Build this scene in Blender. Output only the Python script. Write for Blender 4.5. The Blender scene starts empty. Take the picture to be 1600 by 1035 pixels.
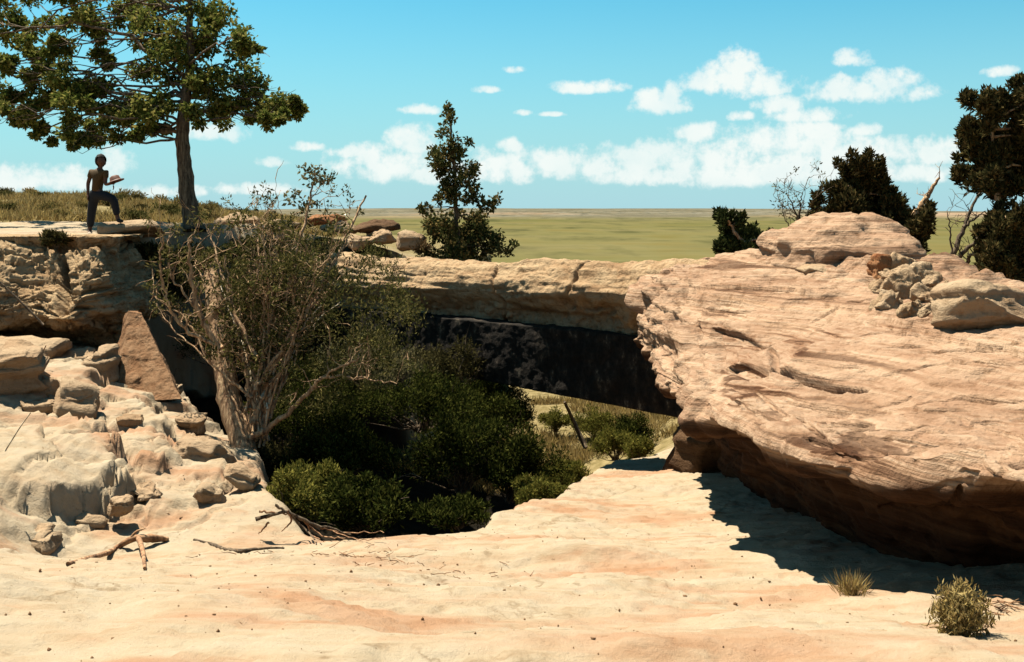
import bpy, bmesh, math, random
import numpy as np
from mathutils import Vector, Matrix

# ------------------------------------------------------------------ camera, sky, sun, exposure
F = 1715.0                 # focal length in pixels of the 1600 px wide picture; eye at the origin, looking along +Y
HOR = 332.0
scene = bpy.context.scene
COL = scene.collection
cam_d = bpy.data.cameras.new('camera'); cam = bpy.data.objects.new('camera', cam_d); COL.objects.link(cam)
cam.rotation_euler = (math.radians(90), 0, 0)
cam_d.sensor_width = 36; cam_d.lens = 36*F/1600
cam_d.shift_y = -(517.5-HOR)/1600
cam_d.clip_start = 0.1; cam_d.clip_end = 60000
scene.camera = cam
scene.view_settings.view_transform = 'Standard'; scene.view_settings.look = 'None'
scene.view_settings.exposure = 1.7; scene.view_settings.gamma = 1
scene.view_settings.use_curve_mapping = False
scene.cycles.max_bounces = 4; scene.cycles.diffuse_bounces = 3; scene.cycles.glossy_bounces = 1; scene.cycles.transmission_bounces = 2; scene.cycles.transparent_max_bounces = 4

SUN_EL = math.radians(64)
SUN_AZ = math.atan2(-0.52, 0.38)          # azimuth of the sun measured from +Y towards +X
to_sun = Vector((math.sin(SUN_AZ)*math.cos(SUN_EL), math.cos(SUN_AZ)*math.cos(SUN_EL), math.sin(SUN_EL)))
sun_d = bpy.data.lights.new('sun', 'SUN'); sun = bpy.data.objects.new('sun', sun_d); COL.objects.link(sun)
sun_d.energy = 5.0; sun_d.angle = math.radians(0.5); sun_d.color = (1.0, 0.93, 0.78)
sun.rotation_euler = to_sun.to_track_quat('Z', 'Y').to_euler(); sun.location = (-20, 0, 40)

def at(px, py, Y): return ((px-800)/F*Y, Y, (HOR-py)/F*Y)

def build_world():
    w = bpy.data.worlds.new('World'); scene.world = w; w.use_nodes = True
    nt = w.node_tree; N = nt.nodes; L = nt.links; N.clear()
    def math_(op, a, b=None, clamp=False):
        n = N.new('ShaderNodeMath'); n.operation = op; n.use_clamp = clamp
        for i, v in enumerate((a, b)):
            if v is None: continue
            if isinstance(v, (int, float)): n.inputs[i].default_value = v
            else: L.new(v, n.inputs[i])
        return n.outputs[0]
    sky = N.new('ShaderNodeTexSky'); sky.sky_type = 'NISHITA'; sky.sun_disc = False
    sky.sun_elevation = SUN_EL; sky.sun_rotation = SUN_AZ
    sky.air_density = 1.0; sky.dust_density = 0.6; sky.ozone_density = 1.0
    tint = N.new('ShaderNodeMix'); tint.data_type = 'RGBA'; tint.blend_type = 'MULTIPLY'; tint.inputs[0].default_value = 1
    L.new(sky.outputs[0], tint.inputs['A']); tint.inputs['B'].default_value = (0.27, 0.82, 0.84, 1)
    tc = N.new('ShaderNodeTexCoord')
    sep = N.new('ShaderNodeSeparateXYZ'); L.new(tc.outputs['Generated'], sep.inputs[0])
    u = math_('ARCTAN2', sep.outputs[0], sep.outputs[1]); v = math_('ARCSINE', sep.outputs[2])
    # the clouds, each at its bearing and height above the horizon: (bearing px, height px, half width, half height)
    cl = [(1150,128,70,20),(1157,105,28,24),(1112,122,26,22),(1195,138,38,16),(1355,146,76,16),(1392,132,36,20),(1310,142,30,18),
          (1036,166,42,14),(1020,150,20,14),(1048,150,14,18),(1262,182,50,12),(1222,166,30,16),(1338,92,24,13),(920,138,46,10),(802,110,16,6),
          (760,141,20,6),(660,172,26,8),(818,177,12,5),(860,179,20,4),(477,230,22,8),(420,254,24,8),(335,208,48,15),(182,258,22,22),(30,282,44,22),(105,284,42,18),
          (645,224,32,24),(610,258,80,26),(545,240,26,10),(690,270,60,20),(796,230,18,13),(790,262,58,26),(870,258,46,24),(935,262,46,20),
          (1005,254,60,26),(1090,212,34,18),(1070,246,60,30),(1130,250,70,34),(1200,226,60,28),(1262,222,64,30),(1250,262,110,28),(1330,250,70,30),
          (1392,240,36,24),(1462,240,42,22),(1430,272,70,14),(1150,276,120,18),(1010,276,90,16),(1562,113,20,8),(1157,183,18,7),(1350,204,26,9),(1290,200,30,7),(250,300,60,10),(400,296,60,9)]
    field = None
    for cx, cy, a, b in cl:
        u0 = math.atan2(cx-800, F); v0 = math.atan((HOR-cy)/math.hypot(F, cx-800))
        du = math_('MULTIPLY', math_('SUBTRACT', u, u0), F/a/1.25); dv = math_('MULTIPLY', math_('SUBTRACT', v, v0), F/b/1.25)
        dv = math_('MAXIMUM', dv, math_('MULTIPLY', dv, -1.35))       # flatter bases
        e = math_('SUBTRACT', 1.0, math_('ADD', math_('MULTIPLY', du, du), math_('MULTIPLY', dv, dv)))
        field = e if field is None else math_('MAXIMUM', field, e)
    # elsewhere round the horizon the same kind of cumulus goes on
    comb = N.new('ShaderNodeCombineXYZ'); L.new(u, comb.inputs[0]); L.new(math_('MULTIPLY', v, 2.6), comb.inputs[1])
    nb = N.new('ShaderNodeTexNoise'); L.new(comb.outputs[0], nb.inputs['Vector']); nb.inputs['Scale'].default_value = 5; nb.inputs['Detail'].default_value = 3
    band = math_('SUBTRACT', 1.0, math_('ABSOLUTE', math_('MULTIPLY', math_('SUBTRACT', v, 0.06), 9.0)), True)
    gen = math_('MULTIPLY', math_('SUBTRACT', nb.outputs['Fac'], 0.46), 7.0)
    gen = math_('ADD', gen, math_('SUBTRACT', band, 1.0))
    outside = math_('MULTIPLY', math_('SUBTRACT', math_('ABSOLUTE', u), 0.46), 12.0, True)
    gen = math_('SUBTRACT', gen, math_('MULTIPLY', math_('SUBTRACT', 1.0, outside), 6.0))
    field = math_('MAXIMUM', math_('MAXIMUM', field, -2.0), gen)
    n1 = N.new('ShaderNodeTexNoise'); L.new(tc.outputs['Generated'], n1.inputs['Vector']); n1.inputs['Scale'].default_value = 58; n1.inputs['Detail'].default_value = 9; n1.inputs['Roughness'].default_value = 0.62
    n2 = N.new('ShaderNodeTexNoise'); L.new(tc.outputs['Generated'], n2.inputs['Vector']); n2.inputs['Scale'].default_value = 20; n2.inputs['Detail'].default_value = 5
    f2 = math_('ADD', field, math_('MULTIPLY', math_('SUBTRACT', n1.outputs['Fac'], 0.46), 4.2))
    mask = N.new('ShaderNodeMapRange'); mask.interpolation_type = 'SMOOTHSTEP'; L.new(f2, mask.inputs[0])
    mask.inputs[1].default_value = -0.2; mask.inputs[2].default_value = 1.2
    dens = math_('MULTIPLY', mask.outputs[0], math_('MULTIPLY', math_('ADD', n2.outputs['Fac'], 0.42), 1.0, True), True)
    above = math_('MULTIPLY', v, 60.0, True)
    dens = math_('MULTIPLY', dens, above)
    # pale dusty air low over the horizon, all round
    low = N.new('ShaderNodeMapRange'); low.interpolation_type = 'SMOOTHSTEP'; L.new(v, low.inputs[0])
    low.inputs[1].default_value = 0.24; low.inputs[2].default_value = -0.03; low.inputs[3].default_value = 0; low.inputs[4].default_value = 0.9
    hazy = N.new('ShaderNodeMix'); hazy.data_type = 'RGBA'; L.new(low.outputs[0], hazy.inputs[0]); L.new(tint.outputs['Result'], hazy.inputs['A']); hazy.inputs['B'].default_value = (2.8, 4.35, 4.9, 1)
    mix = N.new('ShaderNodeMix'); mix.data_type = 'RGBA'; L.new(dens, mix.inputs[0]); L.new(hazy.outputs['Result'], mix.inputs['A'])
    mix.inputs['B'].default_value = (5.6, 6.0, 5.8, 1)
    bg = N.new('ShaderNodeBackground'); L.new(mix.outputs['Result'], bg.inputs[0]); bg.inputs[1].default_value = 0.05
    w.cycles.sampling_method = 'MANUAL'; w.cycles.sample_map_resolution = 256
    out = N.new('ShaderNodeOutputWorld'); L.new(bg.outputs[0], out.inputs[0])
build_world()

# ------------------------------------------------------------------ noise
def _h(ix, iy, iz, seed):
    h = (ix.astype(np.int64)*374761393 + iy.astype(np.int64)*668265263 + iz.astype(np.int64)*1440662683 + seed*974711) & 0xffffffff
    h = ((h ^ (h >> 13))*1274126177) & 0xffffffff
    h = h ^ (h >> 16)
    return (h & 0xffff)/32767.5 - 1.0
def vn(P, seed=0):
    P = np.asarray(P, float); i = np.floor(P).astype(np.int64); f = P-i; f = f*f*f*(f*(f*6-15)+10)
    x, y, z = i[:,0], i[:,1], i[:,2]; fx, fy, fz = f[:,0], f[:,1], f[:,2]
    def c(a, b, d): return _h(x+a, y+b, z+d, seed)
    x00 = c(0,0,0)*(1-fx)+c(1,0,0)*fx; x10 = c(0,1,0)*(1-fx)+c(1,1,0)*fx
    x01 = c(0,0,1)*(1-fx)+c(1,0,1)*fx; x11 = c(0,1,1)*(1-fx)+c(1,1,1)*fx
    return (x00*(1-fy)+x10*fy)*(1-fz)+(x01*(1-fy)+x11*fy)*fz
def fbm(P, o=4, seed=0, gain=.5):
    P = np.asarray(P, float); s = np.zeros(len(P)); a = 1.0; k = 1.0
    for j in range(o):
        s += a*vn(P*k+17.3*j, seed+j); a *= gain; k *= 2.03
    return s
def sstep(a, b, x):
    t = np.clip((x-a)/(b-a), 0, 1); return t*t*(3-2*t)

def blocks(P, size, seed=0):
    """jointed rock: an even step of its own for each crooked block"""
    Q = P+np.stack([fbm(P*1.7, 3, seed+i) for i in range(3)], 1)*np.array(size)*.45
    Q = Q/np.array(size); k = np.floor(Q[:, 2]); Q = Q+np.stack([_h(k, k*0, k*0, seed+7), _h(k, k*0, k*0, seed+8), k*0], 1)*2
    c = np.floor(Q); return _h(c[:, 0], c[:, 1], c[:, 2], seed+9)
# ------------------------------------------------------------------ mesh helpers
def link(name, me, mat=None, parent=None):
    o = bpy.data.objects.new(name, me); COL.objects.link(o)
    if mat is not None: me.materials.append(mat)
    if parent is not None: o.parent = parent
    return o
def mesh_np(name, V, faces, k, smooth=True):
    """V (n,3), faces (m,k) numpy arrays -> mesh"""
    me = bpy.data.meshes.new(name); V = np.asarray(V, np.float32); Fc = np.asarray(faces, np.int32)
    me.vertices.add(len(V)); me.vertices.foreach_set('co', V.ravel())
    me.loops.add(Fc.size); me.loops.foreach_set('vertex_index', Fc.ravel())
    me.polygons.add(len(Fc)); me.polygons.foreach_set('loop_start', np.arange(0, Fc.size, k, dtype=np.int32))
    me.polygons.foreach_set('loop_total', np.full(len(Fc), k, np.int32))
    me.polygons.foreach_set('use_smooth', np.full(len(Fc), smooth))
    me.update(calc_edges=True); me.validate()
    return me
def grid_faces(n, m, wrap=False):
    i, j = np.meshgrid(np.arange(n-1), np.arange(m if wrap else m-1), indexing='ij')
    j2 = (j+1) % m
    return np.stack([i*m+j, (i+1)*m+j, (i+1)*m+j2, i*m+j2], -1).reshape(-1, 4)
def tag(o, label, cat, group=None):
    o['label'] = label; o['category'] = cat
    if group: o['group'] = group
    return o
def structure(o, label=None, cat=None):
    o['kind'] = 'structure'
    if label: o['label'] = label
    if cat: o['category'] = cat
    return o
def thing(name, loc, label, cat, group=None):
    e = bpy.data.objects.new(name, None); COL.objects.link(e); e.location = loc; e.empty_display_size = .2
    return tag(e, label, cat, group)
def child(name, me, mat, root):
    """mesh given in world coordinates, parented to an unrotated empty"""
    l = root.location
    me.transform(Matrix.Translation((-l[0], -l[1], -l[2])))
    o = link(name, me, mat, root)
    if name in ('twig', 'blades') or (name == 'stem' and len(me.polygons) > 300): o['kind'] = 'stuff'
    return o
def catmull(C, n):
    """C (K,...) control points -> n samples"""
    K = len(C); t = np.linspace(0, K-1, n); i = np.clip(np.floor(t).astype(int), 0, K-2); f = (t-i).reshape((-1,)+(1,)*(C.ndim-1))
    p0 = C[np.maximum(i-1, 0)]; p1 = C[i]; p2 = C[i+1]; p3 = C[np.minimum(i+2, K-1)]
    return .5*((2*p1)+(-p0+p2)*f+(2*p0-5*p1+4*p2-p3)*f*f+(-p0+3*p1-3*p2+p3)*f**3)
def grid_normals(G):
    du = np.gradient(G, axis=0); dv = np.gradient(G, axis=1); n = np.cross(du, dv)
    return n/(np.linalg.norm(n, axis=-1, keepdims=True)+1e-9)
def tubes(paths, sides=7, seed=0, rough=0.0):
    """paths: list of (points, radii) -> (V, F) of capped tapering tubes"""
    VV = []; FF = []; off = 0; rng = np.random.default_rng(seed)
    for pts, rad in paths:
        P = np.asarray(pts, float); R = np.asarray(rad, float)
        if len(P) < 2: continue
        T = np.gradient(P, axis=0); T /= np.linalg.norm(T, axis=1, keepdims=True)+1e-9
        ref = np.array([.3, .9, .2]); A = np.cross(T, ref); A /= np.linalg.norm(A, axis=1, keepdims=True)+1e-9; B = np.cross(T, A)
        a = np.linspace(0, 2*np.pi, sides, endpoint=False)
        rr = R[:, None]*(1+rough*rng.normal(size=(len(P), sides)))
        V = P[:, None]+rr[..., None]*(A[:, None]*np.cos(a)[None, :, None]+B[:, None]*np.sin(a)[None, :, None])
        V = V.reshape(-1, 3); Fg = grid_faces(len(P), sides, True)
        V = np.vstack([V, P[-1]+T[-1]*R[-1]*.6, P[0]]); e = len(V)-2
        l = (len(P)-1)*sides+np.arange(sides); f = np.arange(sides)
        capE = np.stack([l, np.full(sides, e), np.full(sides, e), np.roll(l, -1)], -1)
        FF.append(Fg+off); VV.append(V)
        FF.append(np.stack([l, np.roll(l, -1), np.full(sides, e), np.full(sides, e)], -1)[:, :]+off); FF.append(np.stack([np.roll(f, -1), f, np.full(sides, e+1), np.full(sides, e+1)], -1)+off)
        off += len(V)
    V = np.vstack(VV); Fq = np.vstack(FF)
    return V, Fq
def tube_mesh(name, paths, sides=7, seed=0, rough=0.0):
    V, Fq = tubes(paths, sides, seed, rough)
    me = bpy.data.meshes.new(name)
    me.from_pydata(V.tolist(), [], [tuple(dict.fromkeys(f)) for f in Fq.tolist()]); me.update()
    for p in me.polygons: p.use_smooth = True
    return me
def wiggly(p0, p1, n, amp, rng, sag=0.0):
    p0 = np.asarray(p0, float); p1 = np.asarray(p1, float); t = np.linspace(0, 1, n)[:, None]
    L = np.linalg.norm(p1-p0); off = np.cumsum(rng.normal(size=(n, 3)), 0); off -= off[0]; off = off-t*off[-1]
    return p0+(p1-p0)*t+off*amp*L/math.sqrt(n)+np.array([0, 0, 1])*sag*L*4*t*(1-t)
def leaf_arrays(P, D, L, W, rng):
    """one rhombus leaf at each P along D"""
    n = len(P); D = D/(np.linalg.norm(D, axis=1, keepdims=True)+1e-9)
    R = rng.normal(size=(n, 3)); S = np.cross(D, R); S /= np.linalg.norm(S, axis=1, keepdims=True)+1e-9
    Nn = np.cross(D, S)
    L = L[:, None]; W = W[:, None]
    V = np.stack([P, P+D*L*.45+S*W*.5+Nn*L*.06, P+D*L, P+D*L*.45-S*W*.5+Nn*L*.06], 1).reshape(-1, 3)
    Fc = np.arange(4*n).reshape(n, 4)
    return V, Fc
def cloud_leaves(name, clusters, per, size, rng, up=0.0, out=0.5, aspect=.55, shell=.45, dens_r=None):
    """clusters: (x,y,z,rx,ry,rz); leaves spread through each volume, thicker towards its skin"""
    Ps = []; Ds = []
    for c in clusters:
        n = int(per) if dens_r is None else max(20, int(per*(c[3]*c[5])/(dens_r*dens_r)))
        d = rng.normal(size=(n, 3)); d /= np.linalg.norm(d, axis=1, keepdims=True)
        r = rng.random(n)**shell
        lump = 1+.28*fbm(d*2.2+np.array(c[:3])*3.1, 2, 5)
        p = d*(r*lump)[:, None]*np.array(c[3:6])+np.array(c[:3])
        Ps.append(p); Ds.append(d*out+rng.normal(size=(n, 3))*.6+np.array([0, 0, up]))
    P = np.vstack(Ps); D = np.vstack(Ds); n = len(P)
    L = size*(.6+.8*rng.random(n)); V, Fc = leaf_arrays(P, D, L, L*aspect, rng)
    return mesh_np(name, V, Fc, 4, False)

# ------------------------------------------------------------------ materials
def new_mat(name):
    m = bpy.data.materials.new(name); m.use_nodes = True; nt = m.node_tree; nt.nodes.clear()
    return m, nt.nodes, nt.links
def ramp(N, L, src, stops):
    r = N.new('ShaderNodeValToRGB'); e = r.color_ramp.elements
    while len(e) < len(stops): e.new(.5)
    for q, (p, c) in zip(e, stops): q.position = p; q.color = (c[0], c[1], c[2], 1) if len(c) == 3 else c
    L.new(src, r.inputs[0]); return r.outputs[0]
def noise(N, L, vec, scale, detail=6, rough=.55, dist=0.0):
    n = N.new('ShaderNodeTexNoise'); n.inputs['Scale'].default_value = scale; n.inputs['Detail'].default_value = detail
    n.inputs['Roughness'].default_value = rough; n.inputs['Distortion'].default_value = dist
    L.new(vec, n.inputs['Vector']); return n.outputs['Fac']
def mixc(N, L, f, a, b, mode='MIX'):
    m = N.new('ShaderNodeMix'); m.data_type = 'RGBA'; m.blend_type = mode
    for s, v in ((m.inputs[0], f), (m.inputs['A'], a), (m.inputs['B'], b)):
        if isinstance(v, (int, float)): s.default_value = v
        elif isinstance(v, tuple): s.default_value = (*v, 1)
        else: L.new(v, s)
    return m.outputs['Result']
def scaled(N, L, vec, s):
    m = N.new('ShaderNodeVectorMath'); m.operation = 'MULTIPLY'; L.new(vec, m.inputs[0]); m.inputs[1].default_value = s; return m.outputs[0]
def finish(m, N, L, col, rough=.9, height=None, bump=.3, dist=.02, spec=.15):
    b = N.new('ShaderNodeBsdfPrincipled'); L.new(col, b.inputs['Base Color']) if not isinstance(col, tuple) else setattr(b.inputs['Base Color'], 'default_value', (*col, 1))
    b.inputs['Roughness'].default_value = rough; b.inputs['Specular IOR Level'].default_value = spec
    if height is not None:
        bp = N.new('ShaderNodeBump'); bp.inputs['Strength'].default_value = bump; bp.inputs['Distance'].default_value = dist
        L.new(height, bp.inputs['Height']); L.new(bp.outputs[0], b.inputs['Normal'])
    o = N.new('ShaderNodeOutputMaterial'); L.new(b.outputs[0], o.inputs[0]); return m
def add(N, L, a, b, k=1.0):
    n = N.new('ShaderNodeMath'); n.operation = 'MULTIPLY_ADD'; L.new(b, n.inputs[0]); n.inputs[1].default_value = k; L.new(a, n.inputs[2]); return n.outputs[0]

def rock_mat(name, pale, mid, deep, strata=(.25, .25, 3.2), scale=1.0, stain=.5, speck=.55, bump=.5, strong=1.0, rust_shade=False):
    pale, mid, deep = [tuple(x*y for x, y in zip(q, (.36, .33, .305))) for q in (pale, mid, deep)]
    m, N, L = new_mat(name); g = N.new('ShaderNodeNewGeometry').outputs['Position']
    bed = scaled(N, L, g, strata)
    n1 = noise(N, L, g, .55*scale, 5, .6, .4); n2 = noise(N, L, bed, 2.2*scale, 7, .62, .3); n3 = noise(N, L, g, 9*scale, 8, .65); n4 = noise(N, L, g, 34*scale, 6, .7)
    c = ramp(N, L, n2, [(.30, deep), (.45, mid), (.58, pale), (.72, tuple(min(1, x*1.06) for x in pale))])
    c2 = ramp(N, L, n1, [(.34, tuple(x*y for x, y in zip(mid, (1.03, .93, .84)))), (.55, pale), (.7, mid)])
    c = mixc(N, L, .35, c, c2)
    if rust_shade:
        n5 = noise(N, L, scaled(N, L, g, (.16, .16, 7.5)), 1.6, 6, .6, .25); c = mixc(N, L, ramp(N, L, n1, [(.35, (.4, .4, .4)), (.6, (1, 1, 1))]), c, ramp(N, L, n5, [(.36, (.20, .125, .085)), (.41, (.74, .62, .55)), (.46, (1, 1, 1)), (.54, (.74, .62, .56)), (.60, (1, 1, 1)), (.70, (.9, .8, .72))]), 'MULTIPLY')
    st = ramp(N, L, n3, [(.36, (.45, .36, .27)), (.47, (1, 1, 1))]); c = mixc(N, L, stain, c, st, 'MULTIPLY')
    sp = ramp(N, L, n4, [(.31, (.25, .18, .12)), (.38, (1, 1, 1))]); c = mixc(N, L, speck, c, sp, 'MULTIPLY')
    if rust_shade:        # rust-brown bed below the outcrop's lip, darkened further to paint in its shade
        at_ = N.new('ShaderNodeAttribute'); at_.attribute_name = 'rust_shade'
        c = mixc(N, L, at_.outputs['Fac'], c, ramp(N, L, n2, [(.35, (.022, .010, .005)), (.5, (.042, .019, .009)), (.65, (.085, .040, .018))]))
    h = add(N, L, add(N, L, n3, n2, 1.6), n4, .35)
    return finish(m, N, L, c, .95, h, bump, .06*strong, .08)

M = {}
M['floor'] = rock_mat('pale_sandstone_floor', (.72, .59, .40), (.66, .47, .30), (.57, .36, .20), (.55, 1.2, 1.0), .9, .22, .55, .35)
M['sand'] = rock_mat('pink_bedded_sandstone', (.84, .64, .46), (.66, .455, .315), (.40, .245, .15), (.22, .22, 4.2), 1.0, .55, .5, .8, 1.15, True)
M['bank'] = rock_mat('pale_block_sandstone', (.68, .54, .37), (.60, .44, .29), (.47, .31, .18), (.3, .3, 2.2), 1.1, .42, .6, .7)
M['cliff'] = rock_mat('yellow_cliff_sandstone', (.90, .69, .43), (.72, .51, .30), (.42, .26, .13), (.3, .3, 3.4), 1.1, .75, .6, .9, 1.5)
M['crumbly'] = rock_mat('crumbly_yellow_rock', (1.0, .78, .53), (.88, .64, .41), (.58, .38, .21), (1, 1, 1), 2.0, .35, .5, 1.0, 1.3)
M['log'] = rock_mat('petrified_wood', (.86, .66, .42), (.68, .48, .29), (.40, .22, .11), (.8, .8, 2.2), 1.2, .6, .6, .9, 1.2)
M['stump'] = rock_mat('petrified_stump', (.50, .32, .19), (.42, .24, .13), (.25, .13, .065), (2.4, 2.4, .35), 1.2, .6, .5, .8)
M['redrock'] = rock_mat('rusty_red_rock', (.62, .34, .17), (.45, .18, .08), (.22, .08, .04), (1, 1, 1), 2.0, .6, .5, .8)
M['darkrock'] = rock_mat('dark_rusty_rock', (.24, .15, .085), (.18, .105, .055), (.09, .05, .03), (.6, .6, 2), 1.5, .5, .5, .8)

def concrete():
    m, N, L = new_mat('shade_painted_concrete'); g = N.new('ShaderNodeNewGeometry').outputs['Position']
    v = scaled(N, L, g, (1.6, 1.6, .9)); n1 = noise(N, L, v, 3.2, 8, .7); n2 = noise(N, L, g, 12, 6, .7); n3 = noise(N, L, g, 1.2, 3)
    c = ramp(N, L, n1, [(.44, (.008, .006, .004)), (.56, (.018, .013, .009)), (.62, (.04, .03, .02)), (.68, (.14, .108, .076))])  # log's shade painted in as near-black concrete, dappled light as pale spots
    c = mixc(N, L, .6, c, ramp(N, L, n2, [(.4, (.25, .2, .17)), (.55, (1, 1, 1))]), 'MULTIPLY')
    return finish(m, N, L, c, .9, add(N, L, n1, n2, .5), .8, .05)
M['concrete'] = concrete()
def wood(name, a, b, c, stretch=(7, 7, .8), scale=3.0, bump=.8):
    m, N, L = new_mat(name); g = N.new('ShaderNodeNewGeometry').outputs['Position']
    n = noise(N, L, scaled(N, L, g, stretch), scale, 6, .65); n2 = noise(N, L, g, 14, 5, .6)
    col = mixc(N, L, .5, ramp(N, L, n, [(.35, a), (.5, b), (.66, c)]), ramp(N, L, n2, [(.35, (.5, .45, .4)), (.6, (1, 1, 1))]), 'MULTIPLY')
    return finish(m, N, L, col, .9, n, bump, .03)
M['bark_dark'] = wood('dark_furrowed_bark', (.025, .018, .012), (.085, .06, .038), (.17, .125, .08))
M['bark_red'] = wood('stringy_tan_bark', (.10, .05, .028), (.27, .165, .09), (.44, .31, .18), (9, 9, .6))
M['twig_pale'] = wood('bleached_dead_wood', (.22, .17, .11), (.42, .35, .25), (.58, .50, .38), (8, 8, 1))
M['drift'] = wood('brown_driftwood', (.06, .032, .018), (.20, .105, .055), (.36, .22, .12), (3, 3, 3))
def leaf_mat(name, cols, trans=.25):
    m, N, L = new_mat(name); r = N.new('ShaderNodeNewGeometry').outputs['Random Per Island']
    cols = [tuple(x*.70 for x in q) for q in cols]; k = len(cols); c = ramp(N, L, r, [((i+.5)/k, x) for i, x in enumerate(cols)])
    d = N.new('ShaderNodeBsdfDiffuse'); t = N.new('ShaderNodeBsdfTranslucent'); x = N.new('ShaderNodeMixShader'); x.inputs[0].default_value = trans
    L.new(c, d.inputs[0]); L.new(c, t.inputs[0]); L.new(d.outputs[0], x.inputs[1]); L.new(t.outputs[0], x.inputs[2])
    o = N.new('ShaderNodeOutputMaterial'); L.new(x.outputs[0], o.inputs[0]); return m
M['lf_cotton'] = leaf_mat('cottonwood_leaf', [(.045, .060, .012), (.11, .135, .028), (.19, .20, .045), (.29, .25, .075), (.065, .082, .018)], .36)
M['lf_mid'] = leaf_mat('young_cottonwood_leaf', [(.03, .035, .012), (.06, .065, .02), (.10, .10, .03), (.24, .16, .06), (.04, .05, .018)])
M['lf_juniper'] = leaf_mat('juniper_foliage', [(.022, .022, .009), (.045, .040, .015), (.075, .062, .022), (.12, .082, .032)], .15)
M['lf_juniper_green'] = leaf_mat('greener_juniper_foliage', [(.018, .024, .009), (.035, .044, .015), (.06, .07, .022)], .1)
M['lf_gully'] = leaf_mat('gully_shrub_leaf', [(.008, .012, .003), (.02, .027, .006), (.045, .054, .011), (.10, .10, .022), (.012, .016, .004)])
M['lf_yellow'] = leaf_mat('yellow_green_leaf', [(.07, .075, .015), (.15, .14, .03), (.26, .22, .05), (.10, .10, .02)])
M['lf_grey'] = leaf_mat('grey_green_leaf', [(.06, .06, .03), (.11, .105, .05), (.17, .15, .07), (.26, .21, .10), (.04, .04, .02)])
M['lf_olive'] = leaf_mat('olive_leaf', [(.03, .032, .010), (.07, .068, .020), (.13, .115, .035), (.20, .16, .06), (.045, .05, .015)])
M['lf_sage'] = leaf_mat('scrub_leaf', [(.10, .075, .03), (.20, .15, .05), (.30, .22, .08), (.13, .12, .04)])
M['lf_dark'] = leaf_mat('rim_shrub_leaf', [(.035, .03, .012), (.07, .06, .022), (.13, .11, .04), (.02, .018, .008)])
M['straw'] = leaf_mat('dry_grass', [(.30, .21, .07), (.46, .34, .13), (.36, .27, .12), (.20, .13, .05)])
M['lf_brown'] = leaf_mat('dead_brown_leaf', [(.12, .07, .03), (.22, .13, .06), (.32, .22, .11)])

def plain_mat():
    m, N, L = new_mat('grass_plain'); g = N.new('ShaderNodeNewGeometry').outputs['Position']
    n1 = noise(N, L, scaled(N, L, g, (.0011, .0016, .002)), 2.0, 6, .6, .5); n2 = noise(N, L, scaled(N, L, g, (.01, .02, .02)), 1.5, 8, .7)
    sep = N.new('ShaderNodeSeparateXYZ'); L.new(g, sep.inputs[0])
    far = N.new('ShaderNodeMapRange'); L.new(sep.outputs[1], far.inputs[0]); far.inputs[1].default_value = 1500; far.inputs[2].default_value = 4200
    grass = mixc(N, L, .55, ramp(N, L, n2, [(.3, (0.052, 0.050, 0.017)), (.5, (0.082, 0.077, 0.029)), (.68, (0.115, 0.098, 0.048))]), ramp(N, L, n1, [(.35, (0.057, 0.057, 0.019)), (.55, (0.093, 0.079, 0.036)), (.7, (0.082, 0.063, 0.043))]))
    dry = mixc(N, L, .5, ramp(N, L, n1, [(.38, (0.061, 0.050, 0.035)), (.5, (0.090, 0.078, 0.052)), (.58, (0.155, 0.138, 0.112)), (.7, (0.070, 0.064, 0.038))]), ramp(N, L, n2, [(.35, (0.050, 0.050, 0.031)), (.65, (0.106, 0.096, 0.069))]))
    c = mixc(N, L, far.outputs[0], grass, dry)
    zz = N.new('ShaderNodeMapRange'); L.new(sep.outputs[2], zz.inputs[0]); zz.inputs[1].default_value = -11.5; zz.inputs[2].default_value = -5
    nr = N.new('ShaderNodeMapRange'); L.new(sep.outputs[1], nr.inputs[0]); nr.inputs[1].default_value = 5200; nr.inputs[2].default_value = 4000; mm = N.new('ShaderNodeMath'); mm.operation = 'MULTIPLY'; L.new(zz.outputs[0], mm.inputs[0]); L.new(nr.outputs[0], mm.inputs[1])
    c = mixc(N, L, mm.outputs[0], c, ramp(N, L, n2, [(.35, (.12, .085, .055)), (.6, (.20, .145, .10))]))
    n6 = noise(N, L, scaled(N, L, g, (.02, .006, .02)), 1.0, 6, .65); c = mixc(N, L, .75, c, ramp(N, L, n6, [(.36, (.45, .5, .5)), (.5, (1, 1, 1)), (.66, (1.0, .9, .75))]), 'MULTIPLY')
    return finish(m, N, L, c, 1.0, n2, .3, .5, 0)
M['plain'] = plain_mat()
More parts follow.
